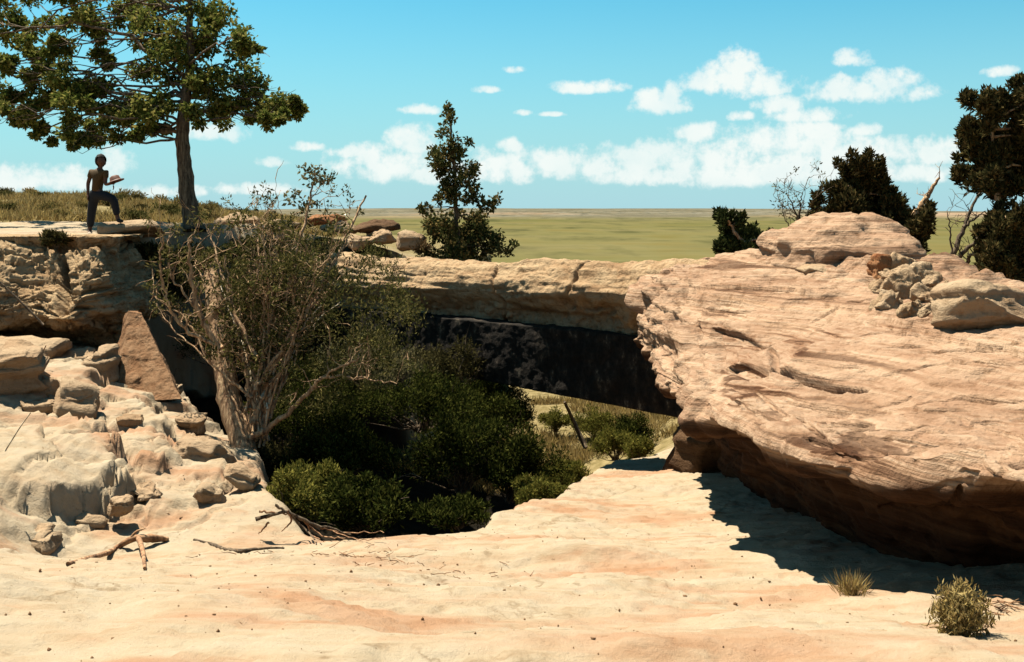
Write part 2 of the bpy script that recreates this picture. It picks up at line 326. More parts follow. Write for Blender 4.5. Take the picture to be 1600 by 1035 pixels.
def ground_mat():
    """sandstone by the gully, dry soil with thin grass on the flats round it, dark soil with painted-in shade in the gully floor"""
    m, N, L = new_mat('rock_ground'); g = N.new('ShaderNodeNewGeometry').outputs['Position']
    at_ = N.new('ShaderNodeAttribute'); at_.attribute_name = 'soil'
    n1 = noise(N, L, scaled(N, L, g, (.5, 1.1, 1.0)), 1.0, 6, .6, .5); n2 = noise(N, L, scaled(N, L, g, (.8, 1.6, 1.0)), 3.2, 8, .65, .2); n3 = noise(N, L, g, 16, 8, .7); n4 = noise(N, L, g, 5.5, 3, .5)
    pale = ramp(N, L, n1, [(.30, (.218, .120, .068)), (.40, (.232, .152, .097)), (.48, (.244, .190, .130)), (.58, (.246, .202, .143)), (.66, (.222, .170, .119)), (.74, (.234, .148, .096))])
    pale = mixc(N, L, .55, pale, ramp(N, L, n2, [(.32, (.70, .54, .40)), (.46, (.93, .87, .79)), (.6, (1, 1, 1))]), 'MULTIPLY')
    sp = ramp(N, L, n3, [(.31, (.25, .16, .10)), (.37, (1, 1, 1))]); pale = mixc(N, L, .75, pale, sp, 'MULTIPLY')
    cr = N.new('ShaderNodeTexVoronoi'); cr.feature = 'DISTANCE_TO_EDGE'; cr.inputs['Scale'].default_value = .42; wv = N.new('ShaderNodeMix'); wv.data_type = 'VECTOR'; wv.inputs[0].default_value = .22
    nz = N.new('ShaderNodeTexNoise'); nz.inputs['Scale'].default_value = 1.6; nz.inputs['Detail'].default_value = 7; L.new(g, nz.inputs['Vector']); sc = scaled(N, L, nz.outputs['Color'], (6, 6, 6)); L.new(g, wv.inputs['A']); L.new(sc, wv.inputs['B']); L.new(wv.outputs['Result'], cr.inputs['Vector'])
    ck = ramp(N, L, cr.outputs['Distance'], [(.0, (.42, .33, .25)), (.010, (1, 1, 1))]); pale = mixc(N, L, ramp(N, L, n1, [(.45, (0, 0, 0)), (.6, (.7, .7, .7))]), pale, ck, 'MULTIPLY')
    pebl = N.new('ShaderNodeTexVoronoi'); pebl.inputs['Scale'].default_value = 3.0; L.new(g, pebl.inputs['Vector'])
    soil = ramp(N, L, n2, [(.3, (.055, .040, .018)), (.5, (.115, .085, .038)), (.65, (.155, .120, .058)), (.8, (.20, .162, .095))])
    soil = mixc(N, L, .35, soil, ramp(N, L, n4, [(.4, (0.089, 0.073, 0.022)), (.6, (0.222, 0.175, 0.086))]))
    c = mixc(N, L, at_.outputs['Fac'], pale, soil)
    hm = N.new('ShaderNodeAttribute'); hm.attribute_name = 'humus_shade'
    c = mixc(N, L, hm.outputs['Fac'], c, ramp(N, L, n2, [(.35, (.005, .004, .0025)), (.65, (.016, .012, .007))]))  # gully soil taken down to near black: the hollow's shade is painted in
    return finish(m, N, L, c, .95, add(N, L, add(N, L, add(N, L, n2, n3, .5), n1, .6), noise(N, L, g, 55, 6, .7), .22), .65, .055, .05)
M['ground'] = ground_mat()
def flat(name, c, rough=.8):
    m, N, L = new_mat(name); g = N.new('ShaderNodeNewGeometry').outputs['Position']
    n = noise(N, L, g, 40, 4); col = mixc(N, L, 1.0, c, ramp(N, L, n, [(.3, (.75, .75, .75)), (.7, (1, 1, 1))]), 'MULTIPLY')
    return finish(m, N, L, col, rough, n, .2, .004)
M['skin'] = flat('skin', (.085, .04, .024), .6); M['shirt'] = flat('tan_shirt', (.06, .034, .012)); M['trousers'] = flat('dark_trousers', (.012, .013, .016))
M['hair'] = flat('black_hair', (.008, .007, .006)); M['shoe'] = flat('pale_shoe', (.30, .24, .18)); M['shoe_dark'] = flat('dark_shoe', (.02, .016, .014)); M['book'] = flat('brown_leather', (.10, .04, .025), .6); M['page'] = flat('paper', (.5, .45, .36))

# ------------------------------------------------------------------ ground height
def rbf(pts):
    P = np.array(pts, float); X = P[:, :2]; n = len(P)
    D = np.linalg.norm(X[:, None]-X[None], axis=-1)
    A = np.zeros((n+3, n+3)); A[:n, :n] = D-np.eye(n)*.15; A[:n, n] = 1; A[:n, n+1:] = X; A[n, :n] = 1; A[n+1:, :n] = X.T
    w = np.linalg.solve(A, np.concatenate([P[:, 2], np.zeros(3)]))
    def f(x, y):
        sh = np.shape(x); x = np.ravel(x); y = np.ravel(y); r = np.full(len(x), w[n])+w[n+1]*x+w[n+2]*y
        for i in range(n): r = r+w[i]*np.hypot(x-X[i, 0], y-X[i, 1])
        return r.reshape(sh)
    return f
LOW = [(-6,2,-1.5),(0,2,-1.6),(6,2,-1.7),(0,-3,-1.55),(-8,-3,-1.2),(8,-3,-1.5),(0,-14,-1.5),(-30,-10,-1),(30,-10,-1.5),
       (-2,4,-1.62),(0,4,-1.66),(2,4,-1.70),(4,4,-1.75),(-3,6,-2.05),(0,6,-2.2),(2.3,6,-2.24),(5,6,-2.2),(-3.7,8,-2.62),(0,8,-2.66),(2.2,8,-2.63),
       at(83,862,10.6),at(300,850,10.8),at(200,785,12),at(250,742,13),at(285,672,15),at(200,645,15.5),at(330,722,14),at(150,595,17),at(285,628,17.3),
       at(60,565,17.5),at(20,532,19),at(120,532,19.5),at(0,665,13),at(50,605,15.5),at(-200,560,15),at(-500,560,12),at(-900,600,8),at(380,762,12.8),at(430,812,11.6),
       at(960,722,19.2),at(1000,752,16.5),at(900,782,14.5),at(1050,782,14.5),at(1050,850,10.3),at(800,850,10.4),at(640,838,10.8),at(930,727,18.8),
       (4,9,-2.7),(5,12,-3.2),(5,16,-3.6),(4.5,20,-4.2),
       (1,24.5,-6.2),(1.5,29,-5.4),(3.2,28,-5.2),(2,36,-5.5),(0,50,-6.4),(12,50,-6),(20,30,-3),(8,26,-3.0),(7,22.5,-2.9),(10,20,-2.4),(14,26,-2.8),(10,34,-4.0),(16,14,-1.9),(12,9,-1.9),(14,5,-1.7),(30,40,-5),(30,10,-1.5),
       (-3.5,21,-4.6),(-5,22,-4.2),(-1,20,-4.9),(-6.5,23,-4.0),(-9,23,-2.5),(-14,20,-2.0)]
HIGH = [at(20,365,22),at(110,367,21.8),at(160,362,22.5),at(185,352,23.5),at(300,350,26),at(420,352,26),at(520,372,25.5),at(560,380,25.2),(-2.3,27,-1.3),(-12,30,-.25),at(0,311,40),at(120,314,40),at(280,326,40),at(330,333,38),at(420,341,36),
        (-16,42,.6),(-4,40,-.9),(-20,60,.2),(-5,60,-1.8),(-10,80,-3),(-30,30,.3),(-30,80,-2),(-20,22,-.3),(-2,50,-2)]
flow = rbf(LOW); fhigh = rbf(HIGH)
PLATEAU = np.array([(-60,21.4),(-9.0,21.3),(-8.05,21.6),(-7.7,23.2),(-7.4,24.7),(-6.2,25.1),(-4.6,25.1),(-3.3,24.6),(-2.6,25.0),(-2.0,26.5),(-1.8,30),(-1.5,40),(-1,62),(-5,95),(-60,95)])
PIT = np.array([(-3.75,15.6),(-3.05,13.2),(-2.55,12.2),(-1.8,11.15),(-1.0,10.85),(-.5,11.2),(-.27,11.7),(.0,13.1),(.55,14.1),(1.05,16.4),(1.28,18.3),(1.9,20.2),(2.4,21.5),(2.4,26),(-2,27),(-4,25.6),(-6.6,25.4),(-7.5,23.4),(-7.2,21.2),(-5.9,19),(-4.6,17)])
def sdist(poly, x, y):
    """signed distance, positive inside"""
    sh = np.shape(x); x = np.ravel(x); y = np.ravel(y); d = np.full(len(x), 1e9); ins = np.zeros(len(x), bool); n = len(poly)
    for i in range(n):
        a = poly[i]; b = poly[(i+1) % n]; e = b-a; t = np.clip(((x-a[0])*e[0]+(y-a[1])*e[1])/(e@e), 0, 1)
        d = np.minimum(d, np.hypot(x-a[0]-t*e[0], y-a[1]-t*e[1]))
        c = (a[1] > y) != (b[1] > y)
        with np.errstate(divide='ignore', invalid='ignore'):
            xi = (b[0]-a[0])*(y-a[1])/(b[1]-a[1] if b[1] != a[1] else 1e-9)+a[0]
        ins ^= c & (x < xi)
    return np.where(ins, d, -d).reshape(sh)
def floor_plates(Q):
    """thin spalled plates of bedrock: low crooked steps a centimetre or two high"""
    n = fbm(Q*np.array([.5, .7, 1]), 6, 61, .55); t = n*4; fl = np.floor(t)
    return (fl+sstep(.93, 1.0, t-fl))*.022
def fracture(Q, size, seed):
    """crooked polygonal joint blocks: (own step of the block, distance to its joint)"""
    P = Q[:, :2]/size+np.stack([fbm(Q*1.9, 3, seed+50), fbm(Q*1.9, 3, seed+51)], 1)*.22; i = np.floor(P); f1 = np.full(len(P), 9.); f2 = f1.copy(); idv = np.zeros(len(P))
    for a in (-1, 0, 1):
        for b in (-1, 0, 1):
            cx, cy = i[:, 0]+a, i[:, 1]+b; jx = _h(cx, cy, cx*0, seed)*.45+.5; jy = _h(cx, cy, cx*0, seed+1)*.45+.5
            d = np.hypot(cx+jx-P[:, 0], cy+jy-P[:, 1]); n = d < f1; f2 = np.where(n, f1, np.minimum(f2, d)); idv = np.where(n, _h(cx, cy, cx*0, seed+2), idv); f1 = np.where(n, d, f1)
    return idv, (f2-f1)*size*.5
def _poly(l): return np.array([at(*p)[:2] for p in l])
def _plane(a, b, c):
    a, b, c = (np.array(at(*p)) for p in (a, b, c)); n = np.cross(b-a, c-a); return lambda x, y: a[2]-(n[0]*(x-a[0])+n[1]*(y-a[1]))/n[2]
LEDGES = [  # broken benches of the left bank: outline, then three points of the top
  ([(-300,560,17),(40,552,17.6),(150,566,17.4),(172,600,16.8),(120,636,15.6),(60,640,15.2),(-300,650,14)], ((0,560,17.2),(140,575,17.2),(40,618,15.3)), 71),
  ([(150,622,15.6),(228,612,16.2),(262,650,15.2),(276,696,14.0),(268,738,13.1),(232,746,12.9),(180,716,13.1),(140,660,14.2)], ((160,628,15.4),(250,640,15.4),(235,716,13.1)), 72),
  ([(-300,640,13.8),(140,640,13.9),(176,668,13.3),(190,716,12.6),(186,762,11.9),(130,788,11.5),(70,806,11.3),(-300,840,10.9)], ((20,648,13.4),(150,652,13.4),(110,752,11.5)), 73),
  ([(-300,800,11.4),(20,800,11.4),(64,826,11.0),(40,852,10.6),(-40,866,10.3),(-300,880,10)], ((-60,790,11.2),(40,800,11.2),(-20,828,10.5)), 74),
  ([(270,690,14.4),(352,700,14.6),(372,742,13.2),(330,760,12.8),(286,746,13.0)], ((280,698,14.2),(350,704,14.3),(320,742,12.9)), 75)]
LEDGES = [(_poly(a), _plane(*b), k) for a, b, k in LEDGES]
def height(x, y, detail=True, want_soil=False):
    x = np.asarray(x, float); y = np.asarray(y, float); sh = x.shape; X = x.ravel(); Y = y.ravel()
    Q = np.stack([X, Y, np.zeros(len(X))], 1)
    wob = fbm(Q*1.1, 3, 41)*.13
    z = flow(X, Y)
    sp = sdist(PIT, X, Y)+wob
    near = sstep(24.5, 21, Y); nearh = sstep(25.6, 24.8, Y)
    pit = sstep(-.02, .5, sp)*near
    z = z-pit*(1.15+.5*sstep(.4, 2, sp))
    hi = sstep(-.25, .12, sdist(PLATEAU, X, Y)+wob)
    zh = fhigh(X, Y)
    if detail:
        # shelves on the bank, swells on the floor
        bank = sstep(-2.2, -4.2, X)*sstep(10, 12.5, Y)
        z = z+fbm(Q*.5, 2, 3)*.04*(1-pit)+floor_plates(Q)*(1-pit)+fbm(Q*np.array([2.2, 3.4, 1]), 4, 9)*.009
        t = (z+fbm(Q*.8, 5, 77)*.16)/.26; led = (np.floor(t)+sstep(.80, 1.0, t-np.floor(t))-t)*.26+blocks(np.stack([X, Y, 0*X], 1), (.8, .7, 1), 79)*.03
        z = z+led*bank*.6*(1-pit)
        m = (X < -2) & (Y > 9) & (Y < 20)
        if m.any():
            x1, y1, q1, z1 = X[m], Y[m], Q[m], z[m]
            for poly, pl, k in LEDGES:
                sdl = sdist(poly, x1, y1)+fbm(q1*1.6, 4, k)*.13+blocks(q1, (.45, .4, 1), k)*.09
                top = pl(x1, y1)+fbm(q1*1.2, 4, k+20)*.05+np.floor(fbm(q1*.9, 3, k+30)*4)*.028
                w = .62*sstep(0, .035, sdl)+.38*sstep(.09, .12, sdl+fbm(q1*5, 2, k+40)*.07); z1 = z1+w*(np.maximum(top, z1+.03)-z1)
            cell, edge = fracture(q1, 1.05, 5); c2, e2 = fracture(q1, .42, 6); msk = bank[m]*(1-pit[m])
            z[m] = z1+msk*(cell*.07+c2*.008-.09*sstep(.035, .01, edge)-.03*sstep(.03, .01, e2)*sstep(.2, .5, vn(q1*1.1, 64)))
        zh = zh+fbm(Q*.9, 4, 13)*.05+np.clip(fbm(Q*.35, 3, 15), -.2, 1)*.06
        soilbump = fbm(Q*2.0, 4, 21)*.08; z = z+soilbump*pit
    z = z*(1-hi)+zh*hi
    r = np.hypot(X, Y-15); far = sstep(70, 260, r); z = z*(1-far)+(-16.5)*far-sstep(260, 480, r)*6
    if want_soil:
        flats = sstep(26, 29.5, Y+fbm(Q*.4, 3, 51)*1.6)
        soil = np.clip(np.maximum(np.maximum(sstep(.12, .45, sp)*sstep(26, 24, Y), flats), sstep(22.0, 23.5, Y)*sstep(-3, -1.2, X)), 0, 1)
        soil = np.maximum(soil, sstep(9, 13, X))
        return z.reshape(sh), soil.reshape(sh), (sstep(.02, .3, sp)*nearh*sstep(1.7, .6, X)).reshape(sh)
    return z.reshape(sh)
def hz(x, y): return float(height(np.array([x]), np.array([y]))[0])

def axis(lo, hi, step, out_lo, out_hi, g=1.09):
    a = list(np.arange(lo, hi+1e-6, step)); s = step
    while a[-1] < out_hi: s *= g; a.append(a[-1]+s)
    s = step
    while a[0] > out_lo: s *= g; a.insert(0, a[0]-s)
    return np.array(a)
def build_ground():
    xs = axis(-8.5, 5.0, .035, -460, 460); ys = axis(3.6, 22.0, .05, -460, 480)
    X, Y = np.meshgrid(xs, ys, indexing='ij'); Z, S, HM = height(X, Y, True, True)
    V = np.stack([X, Y, Z], -1).reshape(-1, 3)
    me = mesh_np('rock_ground', V, grid_faces(len(xs), len(ys)), 4)
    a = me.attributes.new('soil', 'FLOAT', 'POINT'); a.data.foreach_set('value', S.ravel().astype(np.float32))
    a = me.attributes.new('humus_shade', 'FLOAT', 'POINT'); a.data.foreach_set('value', HM.ravel().astype(np.float32))
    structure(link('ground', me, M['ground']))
    # the plain: rings out to the horizon, with low badland swells
    r = np.geomspace(120, 30000, 150); th = np.linspace(0, 2*np.pi, 721)[:-1]
    R, T = np.meshgrid(r, th, indexing='ij'); X = R*np.sin(T); Y = R*np.cos(T)
    Q = np.stack([X.ravel(), Y.ravel(), 0*X.ravel()], 1)
    sw = np.clip(fbm(Q/1100., 4, 31)-.12, 0, 1)*sstep(1300, 2600, R.ravel())*15*sstep(9000, 4000, R.ravel())
    far = np.clip(fbm(Q/5200., 3, 37)+.15, 0, .5)*sstep(6000, 12000, R.ravel())*120
    Z = -15+fbm(Q/260., 3, 33)*.35*sstep(100, 400, R.ravel())+sw+far
    V = np.stack([X.ravel(), Y.ravel(), Z], 1)
    structure(link('plain', mesh_np('plain', V, grid_faces(len(r), len(th), True), 4), M['plain']))
build_ground()

# ------------------------------------------------------------------ right sandstone whaleback
def strata_disp(P, N, seed, amp=.05, bedf=5.0, warp=.15, big=.10, fine=.012, tilt=(.03, -.02)):
    b = P[:, 2]+tilt[0]*P[:, 0]+tilt[1]*P[:, 1]+fbm(P*np.array([.5, .5, .5]), 3, seed)*warp
    B = np.stack([P[:, 0]*.35, P[:, 1]*.35, b*bedf], 1); B2 = np.stack([P[:, 0]*.6, P[:, 1]*.6, b*bedf*2.7], 1)
    s = vn(B, seed+1); s2 = vn(B2, seed+2)
    led = np.tanh(s*3)*.6+s2*.30
    mod = .45+.55*sstep(-.4, .5, vn(P*.9, seed+3))
    d = big*fbm(P*.75, 3, seed+4)+amp*led*mod+fine*fbm(P*6, 4, seed+5)
    holes = sstep(.50, .72, vn(P*np.array([3, 3, 5]), seed+6))*sstep(.05, .5, vn(P*.8, seed+8))
    d -= holes*.06
    B3 = np.stack([P[:, 0]*.5, P[:, 1]*.5, b*bedf*1.9], 1); gr = np.exp(-(vn(B3, seed+21)/.07)**2)*sstep(-.15, .35, vn(P*.55, seed+23)); d -= gr*.05*(amp/.06)
    return d
def carve(P, line, width, depth):
    """groove along a world polyline"""
    L = np.asarray(line, float); d = np.full(len(P), 1e9); tt = np.zeros(len(P)); n = len(L)-1
    for i in range(n):
        a, b = L[i], L[i+1]; e = b-a; t = np.clip(((P-a)@e)/(e@e), 0, 1); q = np.linalg.norm(P-a-t[:, None]*e, axis=1)
        tt = np.where(q < d, (i+t)/n, tt); d = np.minimum(d, q)
    w = width*(.25+.75*np.sqrt(np.clip(4*tt*(1-tt), 0, 1)))
    return depth*sstep(w, w*.35, d)
def nearest(P, px, py, ymin=0, front=True):
    q = np.stack([P[:, 0]/P[:, 1]*F+800, HOR-P[:, 2]/P[:, 1]*F], 1)
    d = np.hypot(q[:, 0]-px, q[:, 1]-py); c = np.where(d < 10)[0]
    if len(c) == 0: return P[np.argmin(d)]
    return P[c[np.argmin(P[c, 1])]]
def build_right():
    ST = [  # Y, lip (x,z), then face/top points
      (3.0, (3.9,-1.30), [(4.3,-1.12),(4.8,-1.02),(5.6,-.92),(7,-.9),(10,-1.0),(14,-2.6)]),
      (5.2, (3.35,-1.58),[(3.65,-1.40),(4.2,-1.25),(5.0,-1.05),(6.5,-.95),(9.5,-1.0),(14,-2.8)]),
      (6.4, (2.87,-1.74),[(3.15,-1.58),(3.7,-1.42),(4.5,-1.2),(6,-1.0),(9,-1.0),(14,-2.8)]),
      (7.3, (2.44,-1.94),[(2.72,-1.78),(3.3,-1.60),(4.1,-1.38),(5.5,-1.1),(9,-1.0),(14,-2.8)]),
      (8.4, (2.10,-2.00),[(2.32,-1.84),(2.9,-1.66),(3.8,-1.45),(5.2,-1.1),(8.5,-1.0),(14,-3)]),
      (10.2,(1.92,-2.07),[(2.08,-1.86),(2.6,-1.60),(3.6,-1.35),(5.2,-1.02),(8,-1.0),(14,-3)]),
      (12.3,(2.00,-2.22),[(2.12,-1.92),(2.55,-1.50),(3.5,-1.20),(5.2,-.95),(7.5,-1.1),(13,-3)]),
      (15.0,(1.95,-2.08),[(2.00,-1.72),(2.35,-1.25),(3.3,-.95),(4.8,-.76),(7,-1.15),(12,-3)]),
      (17.0,(2.02,-1.84),[(2.08,-1.45),(2.45,-1.02),(3.4,-.74),(4.7,-.60),(6.8,-1.1),(12,-3)]),
      (18.6,(2.35,-1.75),[(2.45,-1.35),(2.8,-1.0),(3.6,-.82),(4.9,-.80),(6.8,-1.4),(12,-3.2)]),
      (20.2,(3.0,-1.7),[(3.1,-1.5),(3.35,-1.3),(4,-1.2),(5.2,-1.3),(7,-2.0),(12,-3.6)]),
      (23.0,(4.3,-3.2),[(4.4,-3.1),(4.6,-3.0),(5,-3.0),(6,-3.1),(8,-3.4),(12,-4)])]
    C = []; LZ = []
    for Y, (lx, lz), face in ST:
        fz = float(flow(np.array([lx+.9]), np.array([Y]))[0]); h = max(.25, lz-fz)
        k = float(np.interp(Y, [4, 6, 8, 13, 16], [.3, .8, 1, 1, .2])); lx -= .12*k; lz += .24*k; face[0] = (face[0][0]-.1*k, face[0][1]+.16*k); face[1] = (face[1][0], face[1][1]+.06*k)
        LZ.append(lz)
        row = [(lx+1.5, Y, fz-.5), (lx+1.35, Y, fz-.02), (lx+1.1, Y, fz+h*.42), (lx+.62, Y, lz-h*.28), (lx+.22, Y, lz-.09), (lx+.03, Y, lz-.05), (lx, Y, lz+.03)]
        row += [(x, Y, z) for x, z in face]
        C.append(row)
    C = np.array(C, float)
    # resample: dense where it is seen
    G = catmull(C, 1000); G = np.swapaxes(catmull(np.swapaxes(G, 0, 1), 540), 0, 1)
    N = -grid_normals(G)
    sh = G.shape; P = G.reshape(-1, 3); Nn = N.reshape(-1, 3)
    if np.mean(Nn[:, 2]) < 0: Nn = -Nn
    under = sstep(.05, -.35, Nn[:, 2])
    d = strata_disp(P, Nn, 101, .11, 5.5, .10, .07, .016)*(1-.3*under)+under*fbm(P*1.6, 4, 175)*.12
    mouth = np.exp(-(((P[:, 0]-2.2)/.55)**2+((P[:, 1]-16.2)/2.2)**2)); d += mouth*(blocks(P, (.5, .5, .3), 170)*.10+fbm(P*2.5, 4, 172)*.09)
    d += blocks(P, (1.3, 1.3, .24), 120)*.022*sstep(-.3, .3, vn(P*.6, 131))+blocks(P, (.5, .5, .12), 124)*.012
    bz = P[:, 2]+.03*P[:, 0]-.02*P[:, 1]+fbm(P*.45, 3, 181)*.10; t = bz*3.1; fr = t-np.floor(t); lay = _h(np.floor(t), np.floor(t)*0, np.floor(t)*0, 5)
    d += (1-fr)*.10*(.35+.65*sstep(-.35, .3, vn(np.stack([P[:, 0]*.4, P[:, 1]*.4, np.floor(t)], 1), 183)))*(1-under)*(.6+.4*lay)
    # knobbly lower lip, pitted rubble on the far shoulder
    lip = np.exp(-((P[:, 2]-(-1.95))/.28)**2)*sstep(17, 8, P[:, 1])*(1-under)
    d += lip*(fbm(P*3.2, 4, 140)*.06+blocks(P, (.35, .35, .15), 142)*.03)
    rub = np.exp(-(((P[:, 0]-5.1)/1.0)**2+((P[:, 1]-14.2)/1.9)**2))
    d += rub*np.abs(fbm(P*2.6, 4, 150))*.24
    cracks = [([(1203,566),(1240,580),(1290,588),(1352,592)],.09,.34), ([(1108,502),(1150,510),(1205,522)],.05,.16), ([(1240,560),(1300,565),(1345,566)],.03,.08),
              ([(1500,655),(1550,648),(1620,655)],.03,.09), ([(1375,792),(1440,800),(1520,800),(1610,790)],.035,.11), ([(1210,575),(1208,545),(1200,525)],.04,.13),
              ([(1088,500),(1082,540),(1084,580),(1078,615)],.07,.14), ([(1120,500),(1116,540),(1120,575)],.06,.12), ([(1130,560),(1160,566),(1195,580)],.13,.22),
              ([(1240,640),(1300,650),(1360,655)],.03,.07), ([(1310,710),(1380,728),(1460,735),(1530,728)],.025,.06), ([(1270,490),(1300,482),(1312,478)],.04,.1),
              ([(1060,465),(1075,440),(1100,430)],.03,.07), ([(1390,540),(1440,535)],.02,.05), ([(1260,690),(1300,708)],.03,.07), ([(1150,630),(1200,655),(1235,670)],.035,.09), ([(1330,475),(1360,470)],.02,.05),
              ([(1420,620),(1500,612),(1600,618)],.018,.05), ([(1380,680),(1450,690),(1600,690)],.018,.05), ([(1340,520),(1450,505),(1560,512)],.016,.04),([(1230,610),(1330,618),(1420,606)],.03,.10),([(1380,575),(1480,566),(1600,572)],.028,.09),([(1290,668),(1400,668),(1480,660)],.028,.09),([(1330,760),(1420,772),(1500,765)],.03,.10),([(1180,600),(1230,640),(1290,690)],.03,.08),([(1400,640),(1520,634)],.025,.08),([(1440,545),(1600,540)],.024,.07),([(1150,455),(1230,462),(1300,452)],.03,.09),([(1100,470),(1180,480)],.03,.08),([(1230,445),(1280,455)],.03,.08)]
    cv = np.zeros(len(P))
    for ln, w, dep in cracks:
        W = np.array([nearest(P, a, b) for a, b in ln]); cv += carve(P, W, max(w, .045)*1.25, max(dep, .11)*1.4)
    # the folded column by the arch mouth stands proud
    W = np.array([nearest(P, a, b) for a, b in [(1062,492),(1068,530),(1070,570),(1082,620),(1100,650)]]); d += carve(P, W, .22, .10)
    P = P+Nn*d[:, None]-(Nn*.85-np.array([0, 0, .55]))*cv[:, None]        # cracks run in and up under their upper edge
    me = mesh_np('sandstone_whaleback', P, grid_faces(sh[0], sh[1]), 4)
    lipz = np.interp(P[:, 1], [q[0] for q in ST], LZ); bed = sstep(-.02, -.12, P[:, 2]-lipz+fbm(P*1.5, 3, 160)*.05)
    av = me.attributes.new('rust_shade', 'FLOAT', 'POINT'); av.data.foreach_set('value', bed.astype(np.float32))  # mask for the rust bed and the shade painted over it under the lip
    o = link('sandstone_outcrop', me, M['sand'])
    tag(o, 'huge rounded pink bedded sandstone outcrop with undercut base at the right of the arch', 'rock outcrop')
    return P
PR = build_right()

def slot(n): return n
# ------------------------------------------------------------------ rocks
_ico = {}
def ico(sub):
    if sub not in _ico:
        bm = bmesh.new(); bmesh.ops.create_icosphere(bm, subdivisions=sub, radius=1)
        V = np.array([v.co[:] for v in bm.verts]); Fc = np.array([[v.index for v in f.verts] for f in bm.faces]); bm.free(); _ico[sub] = (V, Fc)
    return _ico[sub]
def rock_mesh(name, half, seed, sub=5, boxy=.5, cuts=7, rough=.08, strata=.03, mat=None, scale=1.0, joint=.02):
    V, Fc = ico(sub); rng = np.random.default_rng(seed); h = np.array(half)
    k = 1-boxy*.72; P = np.sign(V)*np.abs(V)**k; P /= np.max(np.abs(P))
    for _ in range(cuts):
        n = rng.normal(size=3); n /= np.linalg.norm(n); dd = .62+.28*rng.random(); s = P@n
        P = P-np.where(s > dd, (s-dd)*.93, 0)[:, None]*n
    W = P*h; m = h.mean()
    nrm = P/(np.linalg.norm(P, axis=1, keepdims=True)+1e-9)
    d = fbm(W/m*1.3+seed*3.7, 4, seed)*rough*m
    b = W[:, 2]+fbm(W/m*.6+seed, 2, seed+9)*.1*m
    d += np.tanh(3*vn(np.stack([W[:, 0]*.6, W[:, 1]*.6, b*9/scale], 1)+seed, seed+3))*strata
    d += fbm(W*7/scale+seed, 4, seed+5)*.014*scale+blocks(W+seed, (.45, .45, .2), seed+11)*joint+blocks(W+seed, (.16, .16, .08), seed+13)*joint*.35
    W = W+nrm*d[:, None]
    return mesh_np(name, W, Fc, 3)
def rock(name, label, cat, center, half, rot=(0, 0, 0), seed=1, mat='bank', group=None, **kw):
    o = link(name, rock_mesh(name, half, seed, **kw), M[mat]); o.location = center; o.rotation_euler = [math.radians(a) for a in rot]
    return tag(o, label, cat, group)
def rock_px(name, label, x0, x1, y0, y1, Y, deep, **kw):
    c = at((x0+x1)/2, (y0+y1)/2, Y); hw = (x1-x0)/2/F*Y; hh = (y1-y0)/2/F*Y
    return rock(name, label, kw.pop('cat', 'rock'), c, (hw, deep, hh), **kw)

rock_px('boulder', 'smooth pale domed boulder capping the right sandstone outcrop, before the big juniper', 1185, 1440, 346, 462, 16.3, 1.3, seed=7, mat='sand', boxy=.22, cuts=1, rough=.13, strata=.04, rot=(4, 3, -12), sub=6)
rock_px('boulder', 'wedge of layered rock tucked under the domed boulder on the right outcrop', 1238, 1345, 418, 462, 15.3, .5, seed=12, mat='bank', boxy=.4, rot=(0, 14, 10))
q = nearest(PR, 1372, 428)
rock('boulder', 'rusty red broken rock in the hollow beside the domed boulder', 'rock', (q[0], q[1]+.15, q[2]+.06), (.15, .3, .2), seed=15, mat='redrock', boxy=.2, cuts=12, rough=.16)
for i, (x, y, r, Y) in enumerate([(1408,412,34,15.6),(1442,430,30,15.2),(1415,452,32,14.6),(1455,462,30,14.0),(1388,470,26,14.4),(1478,452,24,14.4),(1430,478,22,13.8),(1375,445,16,15.0),(1480,478,18,13.4),(1400,440,18,15.0),(1425,425,18,15),(1460,440,16,15),(1395,425,14,15),(1405,468,15,14),(1450,480,14,14),(1470,466,13,14),(1418,440,13,15),(1440,452,14,15)]):
    q = nearest(PR, x, y); Y = q[1]; r *= 1.0
    rock('crumbly_rock', 'crumbly yellow rock lump on the shoulder right of the domed boulder', 'rock', (q[0], q[1]+.05, q[2]), (r/F*Y, r/F*Y, r*.8/F*Y), seed=30+i, mat='crumbly', boxy=.3, cuts=14, rough=.3, strata=.02, joint=.03, group='crumbly yellow lumps on the right shoulder', rot=(i*31, i*17, i*53))
q = nearest(PR, 1565, 500)
rock('boulder', 'low tan boulder with a shadowed hollow side at the right edge', 'rock', (q[0]+.05, q[1]+.35, q[2]+.08), (.5, .5, .26), seed=23, mat='bank', boxy=.45, cuts=6, rot=(-6, 6, 24))
rock_px('boulder', 'blocky pale rock end jutting at the right mouth of the arch', 982, 1092, 438, 508, 17.0, .75, seed=26, mat='sand', boxy=.3, cuts=7, rough=.12, rot=(0, 8, 10))
rock_px('boulder', 'pale hooked rock nose hanging under the right mouth of the arch', 1003, 1052, 508, 580, 16.2, .35, seed=28, mat='bank', boxy=.2, cuts=6, rough=.18, rot=(0, -18, 0))

